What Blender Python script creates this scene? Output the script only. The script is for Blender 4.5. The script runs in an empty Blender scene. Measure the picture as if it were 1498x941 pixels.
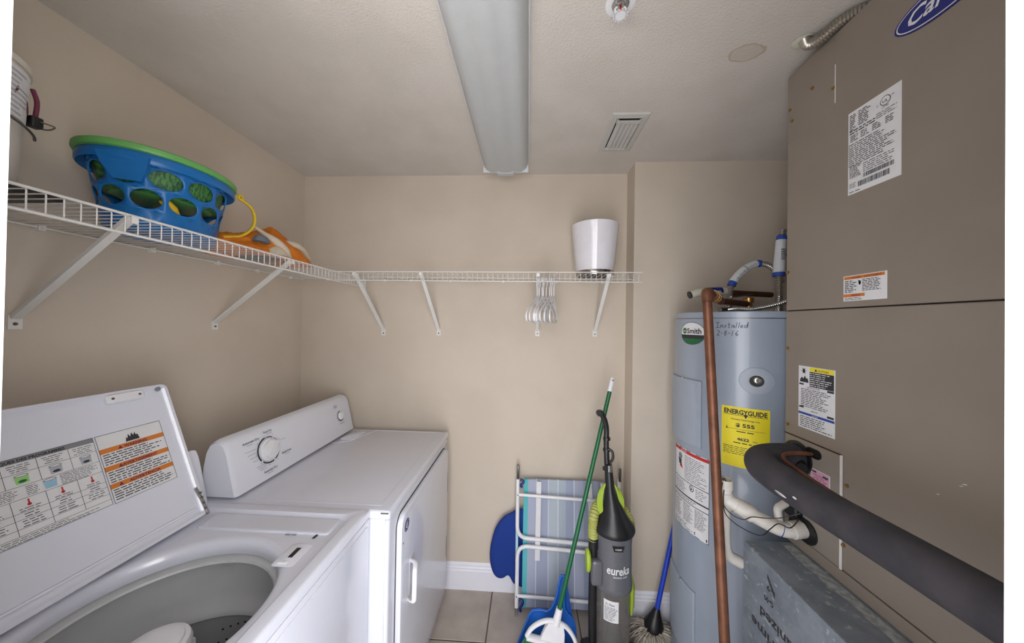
import bpy, bmesh, math, random
from mathutils import Vector, Matrix, noise
random.seed(7)
PI = math.pi
S = bpy.context.scene
C = S.collection
# ------------------------------------------------------------------ camera
cam_d = bpy.data.cameras.new('camera'); cam = bpy.data.objects.new('camera', cam_d); C.objects.link(cam)
yaw, pitch, roll, fpx, hcam = -.0526, .0082, -.016, 455.6, 1.558
F = Vector((math.sin(yaw)*math.cos(pitch), math.cos(yaw)*math.cos(pitch), math.sin(pitch)))
Rr = Vector((math.cos(yaw), -math.sin(yaw), 0)); U = Rr.cross(F)
R2 = math.cos(roll)*Rr - math.sin(roll)*U; U2 = math.sin(roll)*Rr + math.cos(roll)*U
cam.matrix_world = Matrix(((R2.x, U2.x, -F.x, 0), (R2.y, U2.y, -F.y, 0), (R2.z, U2.z, -F.z, hcam), (0, 0, 0, 1)))
cam_d.sensor_fit = 'HORIZONTAL'; cam_d.sensor_width = 36; cam_d.lens = fpx*36/1498; cam_d.clip_start = .01
S.camera = cam
# ------------------------------------------------------------------ world, lights, exposure
w = bpy.data.worlds.new('world'); S.world = w; w.use_nodes = True
w.node_tree.nodes['Background'].inputs[0].default_value = (.80, .86, 1, 1)
w.node_tree.nodes['Background'].inputs[1].default_value = .9
def area(name, loc, rot, sx, sy, power, col):
    l = bpy.data.lights.new(name, 'AREA'); l.shape = 'RECTANGLE'; l.size = sx; l.size_y = sy; l.energy = power; l.color = col
    o = bpy.data.objects.new(name, l); C.objects.link(o); o.location = loc; o.rotation_euler = rot; return o
# daylight of the next room coming in through the open doorway behind the camera
area('doorway_daylight_and_fill', (-.05, -.04, 1.10), (math.radians(90), 0, 0), .74, 1.85, 13.5, (1, .985, .98))
# unseen fill lamp, added and aimed up to brighten ceiling and left wall
area('ceiling_bounce_fill', (-.34, .27, 2.02), (math.radians(180), 0, 0), .26, .12, 3.0, (1, .99, .985))
area('doorway_daylight_and_fill', (.16, -.16, 1.15), (math.radians(90), 0, math.radians(52)), .40, 1.8, 9.6, (1, .985, .98))  # added fill lamp out of view, turned left to lift the left wall
area('doorway_daylight_and_fill', (-.22, -.16, 1.15), (math.radians(90), 0, math.radians(-48)), .34, 1.8, 4, (1, .985, .98))  # weaker fill lamp, also added out of view, turned to the right side
S.view_settings.view_transform = 'Standard'; S.view_settings.look = 'None'
S.view_settings.exposure = 0.0; S.view_settings.gamma = 1

# ------------------------------------------------------------------ helpers
def lin(c):
    return tuple((x/12.92 if x <= .04045 else ((x+.055)/1.055)**2.4) for x in [v/255 for v in c]) + (1,)
MATS = {}
def mat(name, rgb, rough=.6, metal=0, rgb2=None, scale=20, bump=0, bscale=200, stretch=(1, 1, 1), coat=0, alpha=None, detail=4, lo=.4, hi=.6):
    m = bpy.data.materials.new(name); m.use_nodes = True; nt = m.node_tree; b = nt.nodes['Principled BSDF']
    b.inputs['Base Color'].default_value = lin(rgb); b.inputs['Roughness'].default_value = rough; b.inputs['Metallic'].default_value = metal
    b.inputs['Coat Weight'].default_value = coat; b.inputs['Coat Roughness'].default_value = .08
    if alpha is not None: b.inputs['Alpha'].default_value = alpha
    tc = nt.nodes.new('ShaderNodeTexCoord'); mp = nt.nodes.new('ShaderNodeMapping'); mp.inputs['Scale'].default_value = stretch
    nt.links.new(tc.outputs['Object'], mp.inputs[0])
    if rgb2 is None: rgb2 = tuple(v*.985 for v in rgb)
    n = nt.nodes.new('ShaderNodeTexNoise'); n.inputs['Scale'].default_value = scale; n.inputs['Detail'].default_value = detail
    nt.links.new(mp.outputs[0], n.inputs['Vector'])
    r = nt.nodes.new('ShaderNodeValToRGB'); r.color_ramp.elements[0].position = lo; r.color_ramp.elements[1].position = hi
    r.color_ramp.elements[0].color = lin(rgb); r.color_ramp.elements[1].color = lin(rgb2)
    nt.links.new(n.outputs['Fac'], r.inputs[0]); nt.links.new(r.outputs[0], b.inputs['Base Color'])
    if bump:
        n2 = nt.nodes.new('ShaderNodeTexNoise'); n2.inputs['Scale'].default_value = bscale; n2.inputs['Detail'].default_value = 3
        nt.links.new(mp.outputs[0], n2.inputs['Vector'])
        bp = nt.nodes.new('ShaderNodeBump'); bp.inputs['Strength'].default_value = bump; bp.inputs['Distance'].default_value = .002
        nt.links.new(n2.outputs['Fac'], bp.inputs['Height']); nt.links.new(bp.outputs[0], b.inputs['Normal'])
    MATS[name] = m; return m
M = MATS
mat('wall', (208, 196, 181), .85, rgb2=(203, 191, 176), scale=3, bump=.25, bscale=260)
mat('ceiling', (208, 201, 194), .95, rgb2=(203, 196, 188), scale=5, bump=1, bscale=150)
mat('trim', (236, 236, 244), .4, rgb2=(235, 235, 243))
mat('jamb', (250, 250, 252), .5, rgb2=(249, 249, 251))
mat('tile', (190, 180, 170), .45, rgb2=(170, 159, 150), scale=9, bump=.1, bscale=60, lo=.3, hi=.7)
mat('grout', (104, 90, 80), .9)
mat('enamel', (216, 218, 229), .22, coat=.5, rgb2=(215, 217, 228))
mat('enamel_flat', (222, 224, 233), .35, rgb2=(221, 223, 232))
mat('plastic_white', (230, 230, 234), .35)
mat('wire_white', (226, 224, 220), .35)
mat('tub_grey', (198, 199, 200), .35)
mat('tub_dark', (156, 158, 158), .4)
mat('paleink', (172, 174, 184), .7)
mat('black', (22, 22, 23), .4)
mat('blackmatte', (14, 14, 14), .8)
mat('ink', (48, 48, 52), .7)
mat('greyink', (128, 130, 134), .7)
mat('paper', (222, 222, 224), .6)
mat('orange', (208, 122, 46), .6)
mat('yellow', (238, 220, 30), .55)
mat('red', (190, 40, 40), .6)
mat('blueink', (34, 70, 160), .6)
mat('navy', (22, 36, 118), .35)
mat('pink', (214, 160, 184), .6)
mat('greenink', (24, 100, 56), .5)
mat('lightgreen', (150, 205, 120), .5)
mat('lightblue', (150, 190, 215), .5)
mat('taupe', (143, 133, 122), .5, metal=.1, rgb2=(138, 128, 117), scale=4, bump=.06, bscale=300)
mat('taupe_panel', (149, 140, 130), .5, metal=.1, rgb2=(143, 134, 124), scale=4, bump=.06, bscale=300)
mat('galv', (140, 148, 158), .42, metal=.3, rgb2=(122, 130, 140), scale=26, bump=.1, bscale=60, lo=.35, hi=.65, detail=8)
mat('galv_dust', (176, 178, 178), .7, metal=.1, rgb2=(140, 146, 150), scale=60, bump=.2)
mat('steel', (190, 190, 188), .22, metal=1)
mat('steel_dark', (120, 118, 112), .3, metal=1)
mat('hose_steel', (176, 170, 160), .3, metal=.75)
mat('brass', (176, 138, 80), .35, metal=.9)
mat('copper', (132, 88, 66), .5, metal=.55, rgb2=(104, 68, 52), scale=18, lo=.35, hi=.7)
mat('copper_dark', (92, 58, 44), .5, metal=.6)
mat('heater', (150, 160, 174), .32, rgb2=(146, 156, 170), scale=3, coat=.35)
mat('heater_panel', (156, 165, 178), .4)
mat('foam_black', (52, 50, 56), .75, rgb2=(64, 61, 66), scale=12, bump=.3, bscale=120)
mat('pvc', (216, 212, 206), .4, rgb2=(196, 188, 176), scale=14, lo=.45, hi=.75)
mat('pipe_cream', (200, 198, 182), .6)
mat('tape_white', (205, 208, 212), .5)
mat('basket_blue', (20, 108, 178), .35, bump=.05)
mat('tub_green', (104, 172, 92), .4)
mat('leaf_green', (26, 78, 44), .5, rgb2=(76, 138, 66), scale=60, stretch=(1, 3, 1), bump=.6, bscale=140)
mat('toy_yellow', (226, 190, 40), .45)
mat('cloth_orange', (226, 132, 30), .85, rgb2=(206, 112, 24), scale=14, bump=.3, bscale=400)
mat('cloth_beige', (206, 192, 172), .9, bump=.3, bscale=400)
mat('cloth_grey', (112, 120, 130), .9)
mat('planter', (228, 226, 232), .2, coat=.6)
mat('lens', (190, 193, 194), .3, rgb2=(188, 191, 192), bump=.5, bscale=420)
mat('fixture_end', (220, 222, 224), .5)
mat('vent', (196, 193, 188), .5)
mat('pole_green', (16, 98, 56), .3)
mat('bristle_green', (44, 134, 84), .6, rgb2=(20, 96, 56), scale=90, stretch=(1, 1, .1))
mat('bristle_grey', (140, 138, 146), .7, rgb2=(96, 94, 102), scale=90, stretch=(1, 1, .1))
mat('dust_blue', (34, 104, 200), .4)
mat('royal', (16, 54, 138), .85, bump=.3, bscale=300)
mat('vac_grey', (96, 98, 104), .3, coat=.3)
mat('vac_clear', (120, 116, 114), .12, coat=.5, alpha=.62)
mat('vac_black', (26, 26, 28), .35)
mat('lime', (160, 186, 52), .45)
mat('lime_pale', (168, 172, 92), .5)
mat('mop', (190, 182, 170), .95, rgb2=(166, 158, 146), scale=60)
mat('mop_blue', (28, 66, 190), .35)
mat('teal', (60, 170, 176), .8)
mat('frame_white', (232, 232, 234), .3)
mat('frame_lightblue', (176, 212, 230), .35)
mat('maroon', (108, 40, 66), .6)
mat('bucket_white', (214, 208, 196), .45, rgb2=(204, 198, 188), scale=6)
mat('bucket_stripe', (206, 210, 218), .4)
mat('stain', (178, 164, 140), .95)

# striped chair fabric
def stripes():
    m = bpy.data.materials.new('chair_fabric'); m.use_nodes = True; nt = m.node_tree; b = nt.nodes['Principled BSDF']; b.inputs['Roughness'].default_value = .85
    tc = nt.nodes.new('ShaderNodeTexCoord'); sx = nt.nodes.new('ShaderNodeSeparateXYZ'); nt.links.new(tc.outputs['Object'], sx.inputs[0])
    mr = nt.nodes.new('ShaderNodeMapRange'); mr.inputs['From Min'].default_value = -.01; mr.inputs['From Max'].default_value = .44
    nt.links.new(sx.outputs['X'], mr.inputs['Value'])
    r = nt.nodes.new('ShaderNodeValToRGB'); r.color_ramp.interpolation = 'CONSTANT'
    cs = [(0, (90, 184, 190)), (.05, (168, 174, 194)), (.15, (204, 208, 218)), (.162, (160, 166, 188)), (.30, (198, 204, 216)), (.312, (174, 184, 194)), (.42, (206, 212, 220)), (.432, (168, 178, 190)),
          (.52, (154, 162, 184)), (.62, (204, 210, 220)), (.632, (166, 172, 192)), (.74, (152, 160, 182)), (.80, (206, 210, 220)), (.812, (168, 178, 192)), (.92, (152, 160, 182))]
    e = r.color_ramp.elements
    while len(e) < len(cs): e.new(.5)
    for i, (p, c) in enumerate(cs): e[i].position = p
    for i, (p, c) in enumerate(cs): e[i].color = lin(c)
    nt.links.new(mr.outputs[0], r.inputs[0]); nt.links.new(r.outputs[0], b.inputs['Base Color']); MATS['chair_fabric'] = m
stripes()
# ceiling gets a ring-shaped water stain in its own colour
def ceiling_stain():
    nt = M['ceiling'].node_tree; b = nt.nodes['Principled BSDF']; N = nt.nodes.new; L = nt.links.new
    src = b.inputs['Base Color'].links[0].from_socket
    tc = N('ShaderNodeTexCoord'); sub = N('ShaderNodeVectorMath'); sub.operation = 'SUBTRACT'; sub.inputs[1].default_value = (.685, 1.03, 2.44)
    L(tc.outputs['Object'], sub.inputs[0])
    rot = N('ShaderNodeMapping'); rot.inputs['Rotation'].default_value = (0, 0, math.radians(30)); rot.inputs['Scale'].default_value = (1, 1.5, 0); L(sub.outputs[0], rot.inputs[0])
    nz = N('ShaderNodeTexNoise'); nz.inputs['Scale'].default_value = 32; L(tc.outputs['Object'], nz.inputs[0])
    ln = N('ShaderNodeVectorMath'); ln.operation = 'LENGTH'; L(rot.outputs[0], ln.inputs[0])
    m1 = N('ShaderNodeMath'); m1.operation = 'MULTIPLY_ADD'; m1.inputs[1].default_value = .03; L(nz.outputs['Fac'], m1.inputs[0]); L(ln.outputs['Value'], m1.inputs[2])
    r = N('ShaderNodeValToRGB'); e = r.color_ramp.elements
    while len(e) < 5: e.new(.5)
    for i, (p, v) in enumerate([(0, .28), (.55, .30), (.62, .85), (.67, 0), (1, 0)]): e[i].position = p; e[i].color = (v, v, v, 1)
    mu = N('ShaderNodeMath'); mu.operation = 'MULTIPLY'; mu.inputs[1].default_value = 9.5; L(m1.outputs[0], mu.inputs[0]); L(mu.outputs[0], r.inputs[0])
    mx = N('ShaderNodeMix'); mx.data_type = 'RGBA'; L(r.outputs[0], mx.inputs[0]); L(src, mx.inputs[6]); mx.inputs[7].default_value = lin((172, 154, 126)); L(mx.outputs[2], b.inputs['Base Color'])
ceiling_stain()
# scratched, spotted galvanised face: light specks
def specks():
    nt = M['galv'].node_tree; b = nt.nodes['Principled BSDF']; N = nt.nodes.new; L = nt.links.new
    src = b.inputs['Base Color'].links[0].from_socket
    tc = N('ShaderNodeTexCoord'); nz = N('ShaderNodeTexNoise'); nz.inputs['Scale'].default_value = 55; nz.inputs['Detail'].default_value = 6; L(tc.outputs['Object'], nz.inputs[0])
    r = N('ShaderNodeValToRGB'); r.color_ramp.elements[0].position = .60; r.color_ramp.elements[1].position = .68; L(nz.outputs['Fac'], r.inputs[0])
    mx = N('ShaderNodeMix'); mx.data_type = 'RGBA'; L(r.outputs[0], mx.inputs[0]); L(src, mx.inputs[6]); mx.inputs[7].default_value = lin((172, 178, 182)); L(mx.outputs[2], b.inputs['Base Color'])
specks()

def finish(name, bm, ms, parent=None, smooth=0):
    me = bpy.data.meshes.new(name); bm.normal_update(); bm.to_mesh(me); bm.free()
    if isinstance(ms, str): ms = [ms]
    for k in ms: me.materials.append(M[k])
    if smooth:
        for p in me.polygons: p.use_smooth = True
        try: me.set_sharp_from_angle(angle=math.radians(smooth))
        except Exception: pass
    o = bpy.data.objects.new(name, me); C.objects.link(o)
    if parent is not None:
        o.parent = parent; o.matrix_parent_inverse = parent.matrix_world.inverted()
    return o
def thing(name, label, cat, loc=(0, 0, 0), group=None):
    o = bpy.data.objects.new(name, None); C.objects.link(o); o.location = loc; o.empty_display_size = .05
    o.matrix_world = Matrix.Translation(loc)
    return tag(o, label, cat, group)
def tag(o, label, cat, group=None):
    o['label'] = label; o['category'] = cat
    if group: o['group'] = group
    return o
def struct(o): o['kind'] = 'structure'; return o
def box(bm, x0, x1, y0, y1, z0, z1, bev=0, seg=2, mi=0):
    t = bmesh.new()
    bmesh.ops.create_cube(t, size=1)
    for v in t.verts: v.co = Vector((x0+(v.co.x+.5)*(x1-x0), y0+(v.co.y+.5)*(y1-y0), z0+(v.co.z+.5)*(z1-z0)))
    if bev: bmesh.ops.bevel(t, geom=t.edges[:], offset=bev, segments=seg, profile=.5, affect='EDGES')
    for f in t.faces: f.material_index = mi
    merge(bm, t)
def merge(bm, t):
    me = bpy.data.meshes.new('tmp'); t.to_mesh(me); t.free(); bm.from_mesh(me); bpy.data.meshes.remove(me)
def B(*a, **k):
    bm = bmesh.new(); box(bm, *a, **k); return bm
def loft(bm, rings, cap0=False, cap1=False, closed=True, mi=0, wrap=True):
    vs = [[bm.verts.new(p) for p in r] for r in rings]
    n = len(rings[0])
    for a, b in zip(vs, vs[1:]):
        for i in range(n if wrap else n-1):
            f = bm.faces.new((a[i], a[(i+1) % n], b[(i+1) % n], b[i])); f.material_index = mi
    if cap0: f = bm.faces.new(list(reversed(vs[0]))); f.material_index = mi
    if cap1: f = bm.faces.new(vs[-1]); f.material_index = mi
    return vs
def fixn(bm): bmesh.ops.recalc_face_normals(bm, faces=bm.faces[:]); return bm
def ring(cx, cy, z, rx, ry=None, n=32, a0=0):
    ry = rx if ry is None else ry
    return [Vector((cx+rx*math.cos(a0+2*PI*i/n), cy+ry*math.sin(a0+2*PI*i/n), z)) for i in range(n)]
def lathe(bm, prof, c=(0, 0, 0), n=32, cap0=True, cap1=True, ax='z', mi=0, rot=None):
    rings = []
    for r, h in prof:
        rg = []
        for i in range(n):
            a = 2*PI*i/n; x, y = r*math.cos(a), r*math.sin(a)
            p = {'z': Vector((x, y, h)), 'x': Vector((h, x, y)), 'y': Vector((x, h, y))}[ax]
            if rot is not None: p = rot @ p
            rg.append(p+Vector(c))
        rings.append(rg)
    loft(bm, rings, cap0, cap1, mi=mi); fixn(bm)
def smoothpath(pts, k=8):
    pts = [Vector(p) for p in pts]; out = []
    for i in range(len(pts)-1):
        p0 = pts[max(i-1, 0)]; p1 = pts[i]; p2 = pts[i+1]; p3 = pts[min(i+2, len(pts)-1)]
        for j in range(k):
            t = j/k
            out.append(.5*((2*p1)+(p2-p0)*t+(2*p0-5*p1+4*p2-p3)*t*t+(3*p1-p0-3*p2+p3)*t*t*t))
    out.append(pts[-1]); return out
def rounded(pts, r, k=6):
    pts = [Vector(p) for p in pts]; out = [pts[0]]
    for i in range(1, len(pts)-1):
        a, b, c = pts[i-1], pts[i], pts[i+1]
        d1 = (a-b); d2 = (c-b); rr = min(r, d1.length*.49, d2.length*.49)
        p = b+d1.normalized()*rr; q = b+d2.normalized()*rr
        for j in range(k+1):
            t = j/k; out.append((1-t)**2*p+2*t*(1-t)*b+t*t*q)
    out.append(pts[-1]); return out
def tube(bm, path, r, n=10, caps=True, mi=0, sq=1):
    P = [Vector(p) for p in path]; N = len(P)
    T = [(P[min(i+1, N-1)]-P[max(i-1, 0)]).normalized() for i in range(N)]
    up = Vector((0, 0, 1)) if abs(T[0].z) < .9 else Vector((1, 0, 0))
    u = (up-T[0]*up.dot(T[0])).normalized(); rings = []
    for i in range(N):
        u = (u-T[i]*u.dot(T[i])).normalized(); v = T[i].cross(u)
        rr = r[i] if isinstance(r, (list, tuple)) else r
        rings.append([P[i]+rr*(math.cos(2*PI*k/n)*u+sq*math.sin(2*PI*k/n)*v) for k in range(n)])
    loft(bm, rings, caps, caps, mi=mi)
def T(path, r, n=10, **k):
    bm = bmesh.new(); tube(bm, path, r, n, **k); return fixn(bm)
def corrug(path, r, pitch=.006, amp=.12, n=10):
    # resample so the ridges of a flexible hose are real
    P = [Vector(p) for p in path]; L = [0]
    for a, b in zip(P, P[1:]): L.append(L[-1]+(b-a).length)
    m = int(L[-1]/(pitch/4))+1; out = []; rs = []; j = 0
    for i in range(m+1):
        s = L[-1]*i/m
        while j < len(L)-2 and L[j+1] < s: j += 1
        t = (s-L[j])/max(L[j+1]-L[j], 1e-9); out.append(P[j].lerp(P[j+1], min(t, 1)))
        rs.append(r*(1+amp*math.sin(2*PI*s/pitch)))
    bm = bmesh.new(); tube(bm, out, rs, n); return fixn(bm)
def rr_ring(u0, u1, v0, v1, r, f, n=6):
    out = []
    for cx, cy, a in ((u1-r, v0+r, -PI/2), (u1-r, v1-r, 0), (u0+r, v1-r, PI/2), (u0+r, v0+r, PI)):
        for i in range(n+1):
            t = a+PI/2*i/n; out.append(f(cx+r*math.cos(t), cy+r*math.sin(t)))
    return out
def plate(u0, u1, v0, v1, r, f, prof, n=6, back=None):
    """rounded panel; prof = [(inset, height)...] from the back edge to the middle; f(u,v,h) -> point"""
    bm = bmesh.new(); rings = []
    for ins, h in prof:
        rings.append(rr_ring(u0+ins, u1-ins, v0+ins, v1-ins, max(r-ins, .0008), lambda a, b, h=h: f(a, b, h), n))
    loft(bm, rings, True, True); return fixn(bm)
def prism(poly, f0, f1):
    bm = bmesh.new(); loft(bm, [[f0(*p) for p in poly], [f1(*p) for p in poly]], True, True); return fixn(bm)

# ---- flat print: labels with lettering, rules, text lines, all in one mesh
def txt_mesh(s, size, bold=False):
    cu = bpy.data.curves.new('t', 'FONT'); cu.body = s; cu.size = size; cu.resolution_u = 2; cu.align_x = 'LEFT'
    if bold: cu.offset = size*(bold if bold is not True else (.022 if size > .015 else .012))
    o = bpy.data.objects.new('t', cu); C.objects.link(o); bpy.context.view_layer.update()
    me = bpy.data.meshes.new_from_object(o.evaluated_get(bpy.context.evaluated_depsgraph_get()))
    bpy.data.objects.remove(o); bpy.data.curves.remove(cu)
    vs = [v.co.copy() for v in me.vertices]; fs = [list(p.vertices) for p in me.polygons]; bpy.data.meshes.remove(me)
    return vs, fs
class Print:
    def __init__(s, f, mats): s.bm = bmesh.new(); s.f = f; s.m = mats
    def mi(s, k):
        if k not in s.m: s.m.append(k)
        return s.m.index(k)
    def quad(s, u0, u1, v0, v1, k, h=.0011, n=1):
        for i in range(n):
            a = u0+(u1-u0)*i/n; b = u0+(u1-u0)*(i+1)/n
            f = s.bm.faces.new([s.bm.verts.new(s.f(*p, h)) for p in ((a, v0), (b, v0), (b, v1), (a, v1))]); f.material_index = s.mi(k)
    def poly(s, pts, k, h=.0011):
        f = s.bm.faces.new([s.bm.verts.new(s.f(*p, h)) for p in pts]); f.material_index = s.mi(k)
        bmesh.ops.triangulate(s.bm, faces=[f])
    def disc(s, u, v, ru, rv, k, h=.0011, n=20):
        s.poly([(u+ru*math.cos(2*PI*i/n), v+rv*math.sin(2*PI*i/n)) for i in range(n)], k, h)
    def frame(s, u0, u1, v0, v1, t, k, h=.0011):
        s.quad(u0, u1, v0, v0+t, k, h, 4); s.quad(u0, u1, v1-t, v1, k, h, 4); s.quad(u0, u0+t, v0, v1, k, h); s.quad(u1-t, u1, v0, v1, k, h)
    def text(s, t, u, v, size, k, h=.0014, w=None, bold=True, align='l', ang=0, slant=0):
        vs, fs = txt_mesh(t, size, bold)
        if not vs: return
        x0 = min(p.x for p in vs); x1 = max(p.x for p in vs); sc = (w/(x1-x0)) if w else 1
        off = {'l': 0, 'c': -.5, 'r': -1}[align]*(x1-x0)*sc
        ca, sa = math.cos(ang), math.sin(ang)
        nv = []
        for p in vs:
            a = (p.x-x0)*sc+off+slant*p.y; b = p.y
            nv.append(s.bm.verts.new(s.f(u+a*ca-b*sa, v+a*sa+b*ca, h)))
        for f in fs:
            try: q = s.bm.faces.new([nv[i] for i in f]); q.material_index = s.mi(k)
            except ValueError: pass
    def lines(s, u0, u1, v0, v1, n, k='ink', t=.35, fill=.9, h=.0012, center=False):
        """rows of small print, each row broken into words"""
        dv = (v1-v0)/n
        for i in range(n):
            v = v1-(i+.75)*dv; e = u0+(u1-u0)*random.uniform(fill-.25, fill+.1); e = min(e, u1)
            u = u0+((u1-e)/2 if center else 0); e = e+((u1-e)/2 if center else 0)
            while u < e:
                wl = random.uniform(.8, 3.2)*dv
                a, b = u, min(u+wl, e)
                s.quad(a, b, v, v+dv*t, k, h); u = b+dv*.45
    def done(s, name, parent, label=None):
        o = finish(name, s.bm, s.m, parent)
        if label: o['label'] = label
        return o
def sticker(name, f, u0, u1, v0, v1, parent, base='paper', segs=8, r=.004, label=None):
    p = Print(f, [base])
    # base sheet with real thickness
    n = segs
    top = [[(u0+(u1-u0)*i/n, v) for i in range(n+1)] for v in (v0, v1)]
    vt = [[p.bm.verts.new(f(a, b, .0006)) for a, b in row] for row in top]
    for i in range(n): p.bm.faces.new((vt[0][i], vt[0][i+1], vt[1][i+1], vt[1][i]))
    vb = [[p.bm.verts.new(f(a, b, 0)) for a, b in row] for row in top]
    loop = [vt[0][i] for i in range(n+1)]+[vt[1][i] for i in range(n, -1, -1)]
    lb = [vb[0][i] for i in range(n+1)]+[vb[1][i] for i in range(n, -1, -1)]
    m = len(loop)
    for i in range(m): p.bm.faces.new((lb[i], lb[(i+1) % m], loop[(i+1) % m], loop[i]))
    p._name = name; p._parent = parent
    return p

# ------------------------------------------------------------------ room shell
XL, XRW, YB, YB2, XB, YF, H = -1.38, 1.5, 1.83, 1.70, .56, .24, 2.44
def sbox(name, a, m): return struct(finish(name, B(*a), m))
sbox('wall_left', (XL-.1, XL, YF-.12, YB+.1, 0, H), 'wall')
sbox('wall_back', (XL, XB, YB, YB+.1, 0, H), 'wall')
sbox('wall_back_right', (XB, XRW, YB2, YB+.1, 0, H), 'wall')
sbox('wall_right', (XRW, XRW+.1, YF-.12, YB2, 0, H), 'wall')
bm = bmesh.new(); box(bm, XL, -.46, YF-.12, YF-.001, 0, H); box(bm, .358, XRW, YF-.12, YF-.001, 0, H); box(bm, -.46, .358, YF-.12, YF-.001, 2.08, H)
struct(finish('wall_front', bm, 'wall'))
bm = bmesh.new(); box(bm, -.46, -.442, YF-.13, YF, 0, 2.06); box(bm, .339, .357, YF-.13, YF, 0, 2.06); box(bm, -.46, .357, YF-.13, YF, 2.06, 2.08)
struct(finish('trim_1', bm, 'jamb'))
sbox('ceiling', (XL-.1, XRW+.1, YF-.12, YB+.1, H, H+.08), 'ceiling')
fl = sbox('floor', (XL-.1, XRW+.1, YF-.12, YB+.1, -.06, -.004), 'grout')
pt = .4735; xs = [-.185+pt*k for k in range(-3, 5)]; ys = [1.525+pt*k for k in range(-3, 2)]
for i, xa in enumerate(xs):
    for j, ya in enumerate(ys):
        x0, x1 = max(xa+.003, XL), min(xa+pt-.003, XRW); y0, y1 = max(ya+.003, YF-.10), min(ya+pt-.003, YB)
        if x1-x0 > .02 and y1-y0 > .02:
            finish('tile', B(x0, x1, y0, y1, -.004, random.uniform(-.0006, .0006), bev=.0015, seg=1), 'tile', fl)
def baseboard(name, p0, p1, nrm):
    prof = [(0, 0), (.014, 0), (.014, .11), (.011, .115), (.011, .125), (.007, .132), (.007, .142), (.003, .154), (0, .154)]
    p0, p1, nrm = Vector(p0), Vector(p1), Vector(nrm)
    bm = bmesh.new(); loft(bm, [[p+nrm*a+Vector((0, 0, b)) for a, b in prof] for p in (p0, p1)], True, True)
    struct(finish(name, fixn(bm), 'trim'))
baseboard('baseboard_back', (XL, YB, 0), (XB, YB, 0), (0, -1, 0))
baseboard('baseboard_back_right', (XB, YB2, 0), (XRW, YB2, 0), (0, -1, 0))
baseboard('baseboard_bump', (XB, YB, 0), (XB, YB2-.014, 0), (-1, 0, 0))
baseboard('baseboard_left', (XL, YF, 0), (XL, YB, 0), (1, 0, 0))

# ------------------------------------------------------------------ washer
W = thing('washing_machine', 'white top-loading washer with its lid raised, nearest machine on the left', 'washer', (-.86, .66, 0))
y0, y1 = .32, 1.0
bm = B(-1.20, -.507, y0+.003, y1-.003, .015, .918, bev=.006); bm.faces.ensure_lookup_table(); bm.normal_update()
bmesh.ops.delete(bm, geom=[f for f in bm.faces if f.normal.z > .95 and f.calc_center_median().z > .9], context='FACES'); finish('cabinet', bm, 'enamel', W, 40)
f = B(-.5075, -.505, y0+.02, y1-.02, .05, .90, bev=.001); finish('front_panel', f, 'enamel', W, 40)
# top deck with a round opening
cx, cy, rad = -.80, .635, .215
def rect_pt(a, x0, x1, ya, yb):
    c, s = math.cos(a), math.sin(a); t = 1e9
    if c > 1e-9: t = min(t, (x1-cx)/c)
    if c < -1e-9: t = min(t, (x0-cx)/c)
    if s > 1e-9: t = min(t, (yb-cy)/s)
    if s < -1e-9: t = min(t, (ya-cy)/s)
    return (cx+c*t, cy+s*t)
def angs(x0, x1, ya, yb, n=120):
    A = [2*PI*i/n for i in range(n)]
    for X in (x0, x1):
        for Y in (ya, yb):
            a = math.atan2(Y-cy, X-cx) % (2*PI); k = min(range(n), key=lambda q: abs(A[q]-a)); A[k] = a
    return A
A = angs(-1.19, -.51, y0, y1)
def rrg(ins, z): return [Vector((*rect_pt(a, -1.19+ins, -.510-ins, y0+ins, y1-ins), z)) for a in A]
def crg(r, z): return [Vector((cx+r*math.cos(a), cy+r*math.sin(a), z)) for a in A]
bm = bmesh.new()
loft(bm, [rrg(0, .918), rrg(0, .937), rrg(.003, .943), rrg(.008, .945), rrg(.034, .9445), rrg(.042, .933), rrg(.05, .932), crg(rad+.022, .931), crg(rad+.012, .929), crg(rad+.004, .922), crg(rad, .905), crg(rad+.004, .89)])
finish('deck', fixn(bm), 'enamel', W, 50)
bm = bmesh.new()
def pf(z): return lambda u, v, h: Vector((u, v, z+h))
merge(bm, plate(-.985, -.575, .885, .955, .012, pf(.931), [(0, 0), (.001, .005), (.004, .0065), (.006, .0065)]))
finish('dispenser_ledge', bm, 'enamel', W, 50)
# tub ring, tub wall, basket, agitator
bm = bmesh.new(); lathe(bm, [(rad+.012, .905), (rad+.014, .886), (rad+.006, .88), (rad-.004, .878), (rad-.006, .872), (rad+.004, .866), (rad+.024, .85)], (cx, cy, 0), 72, False, False); finish('tub_ring', bm, 'tub_grey', W, 40)
bm = bmesh.new(); lathe(bm, [(rad+.004, .868), (rad+.022, .835), (rad+.024, .77), (rad+.020, .735), (rad+.010, .725), (rad+.008, .712), (rad+.016, .70)], (cx, cy, 0), 72, False, False); finish('balance_ring', bm, 'tub_grey', W, 40)
bk_bm = bmesh.new(); lathe(bk_bm, [(rad+.014, .705), (rad+.012, .45), (rad-.01, .38), (.05, .37)], (cx, cy, 0), 72, False, True); bk = finish('basket', bk_bm, 'tub_dark', W, 40)
bm = bmesh.new()
for row in range(5):
    for k in range(72):
        if k % 9 > 3+row % 2: continue
        a = 2*PI*(k+.5*(row % 2))/72; z = .690-row*.036-.006*(k % 9); r = rad+.0115
        c = Vector((cx+r*math.cos(a), cy+r*math.sin(a), z)); t = Vector((-math.sin(a), math.cos(a), 0)); 
        bm.faces.new([bm.verts.new(c+.0032*(math.cos(q*PI/3)*t+math.sin(q*PI/3)*Vector((0, 0, 1)))) for q in range(6)])
o = finish('drain_holes', bm, 'blackmatte', W); o['kind'] = 'stuff'
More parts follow.
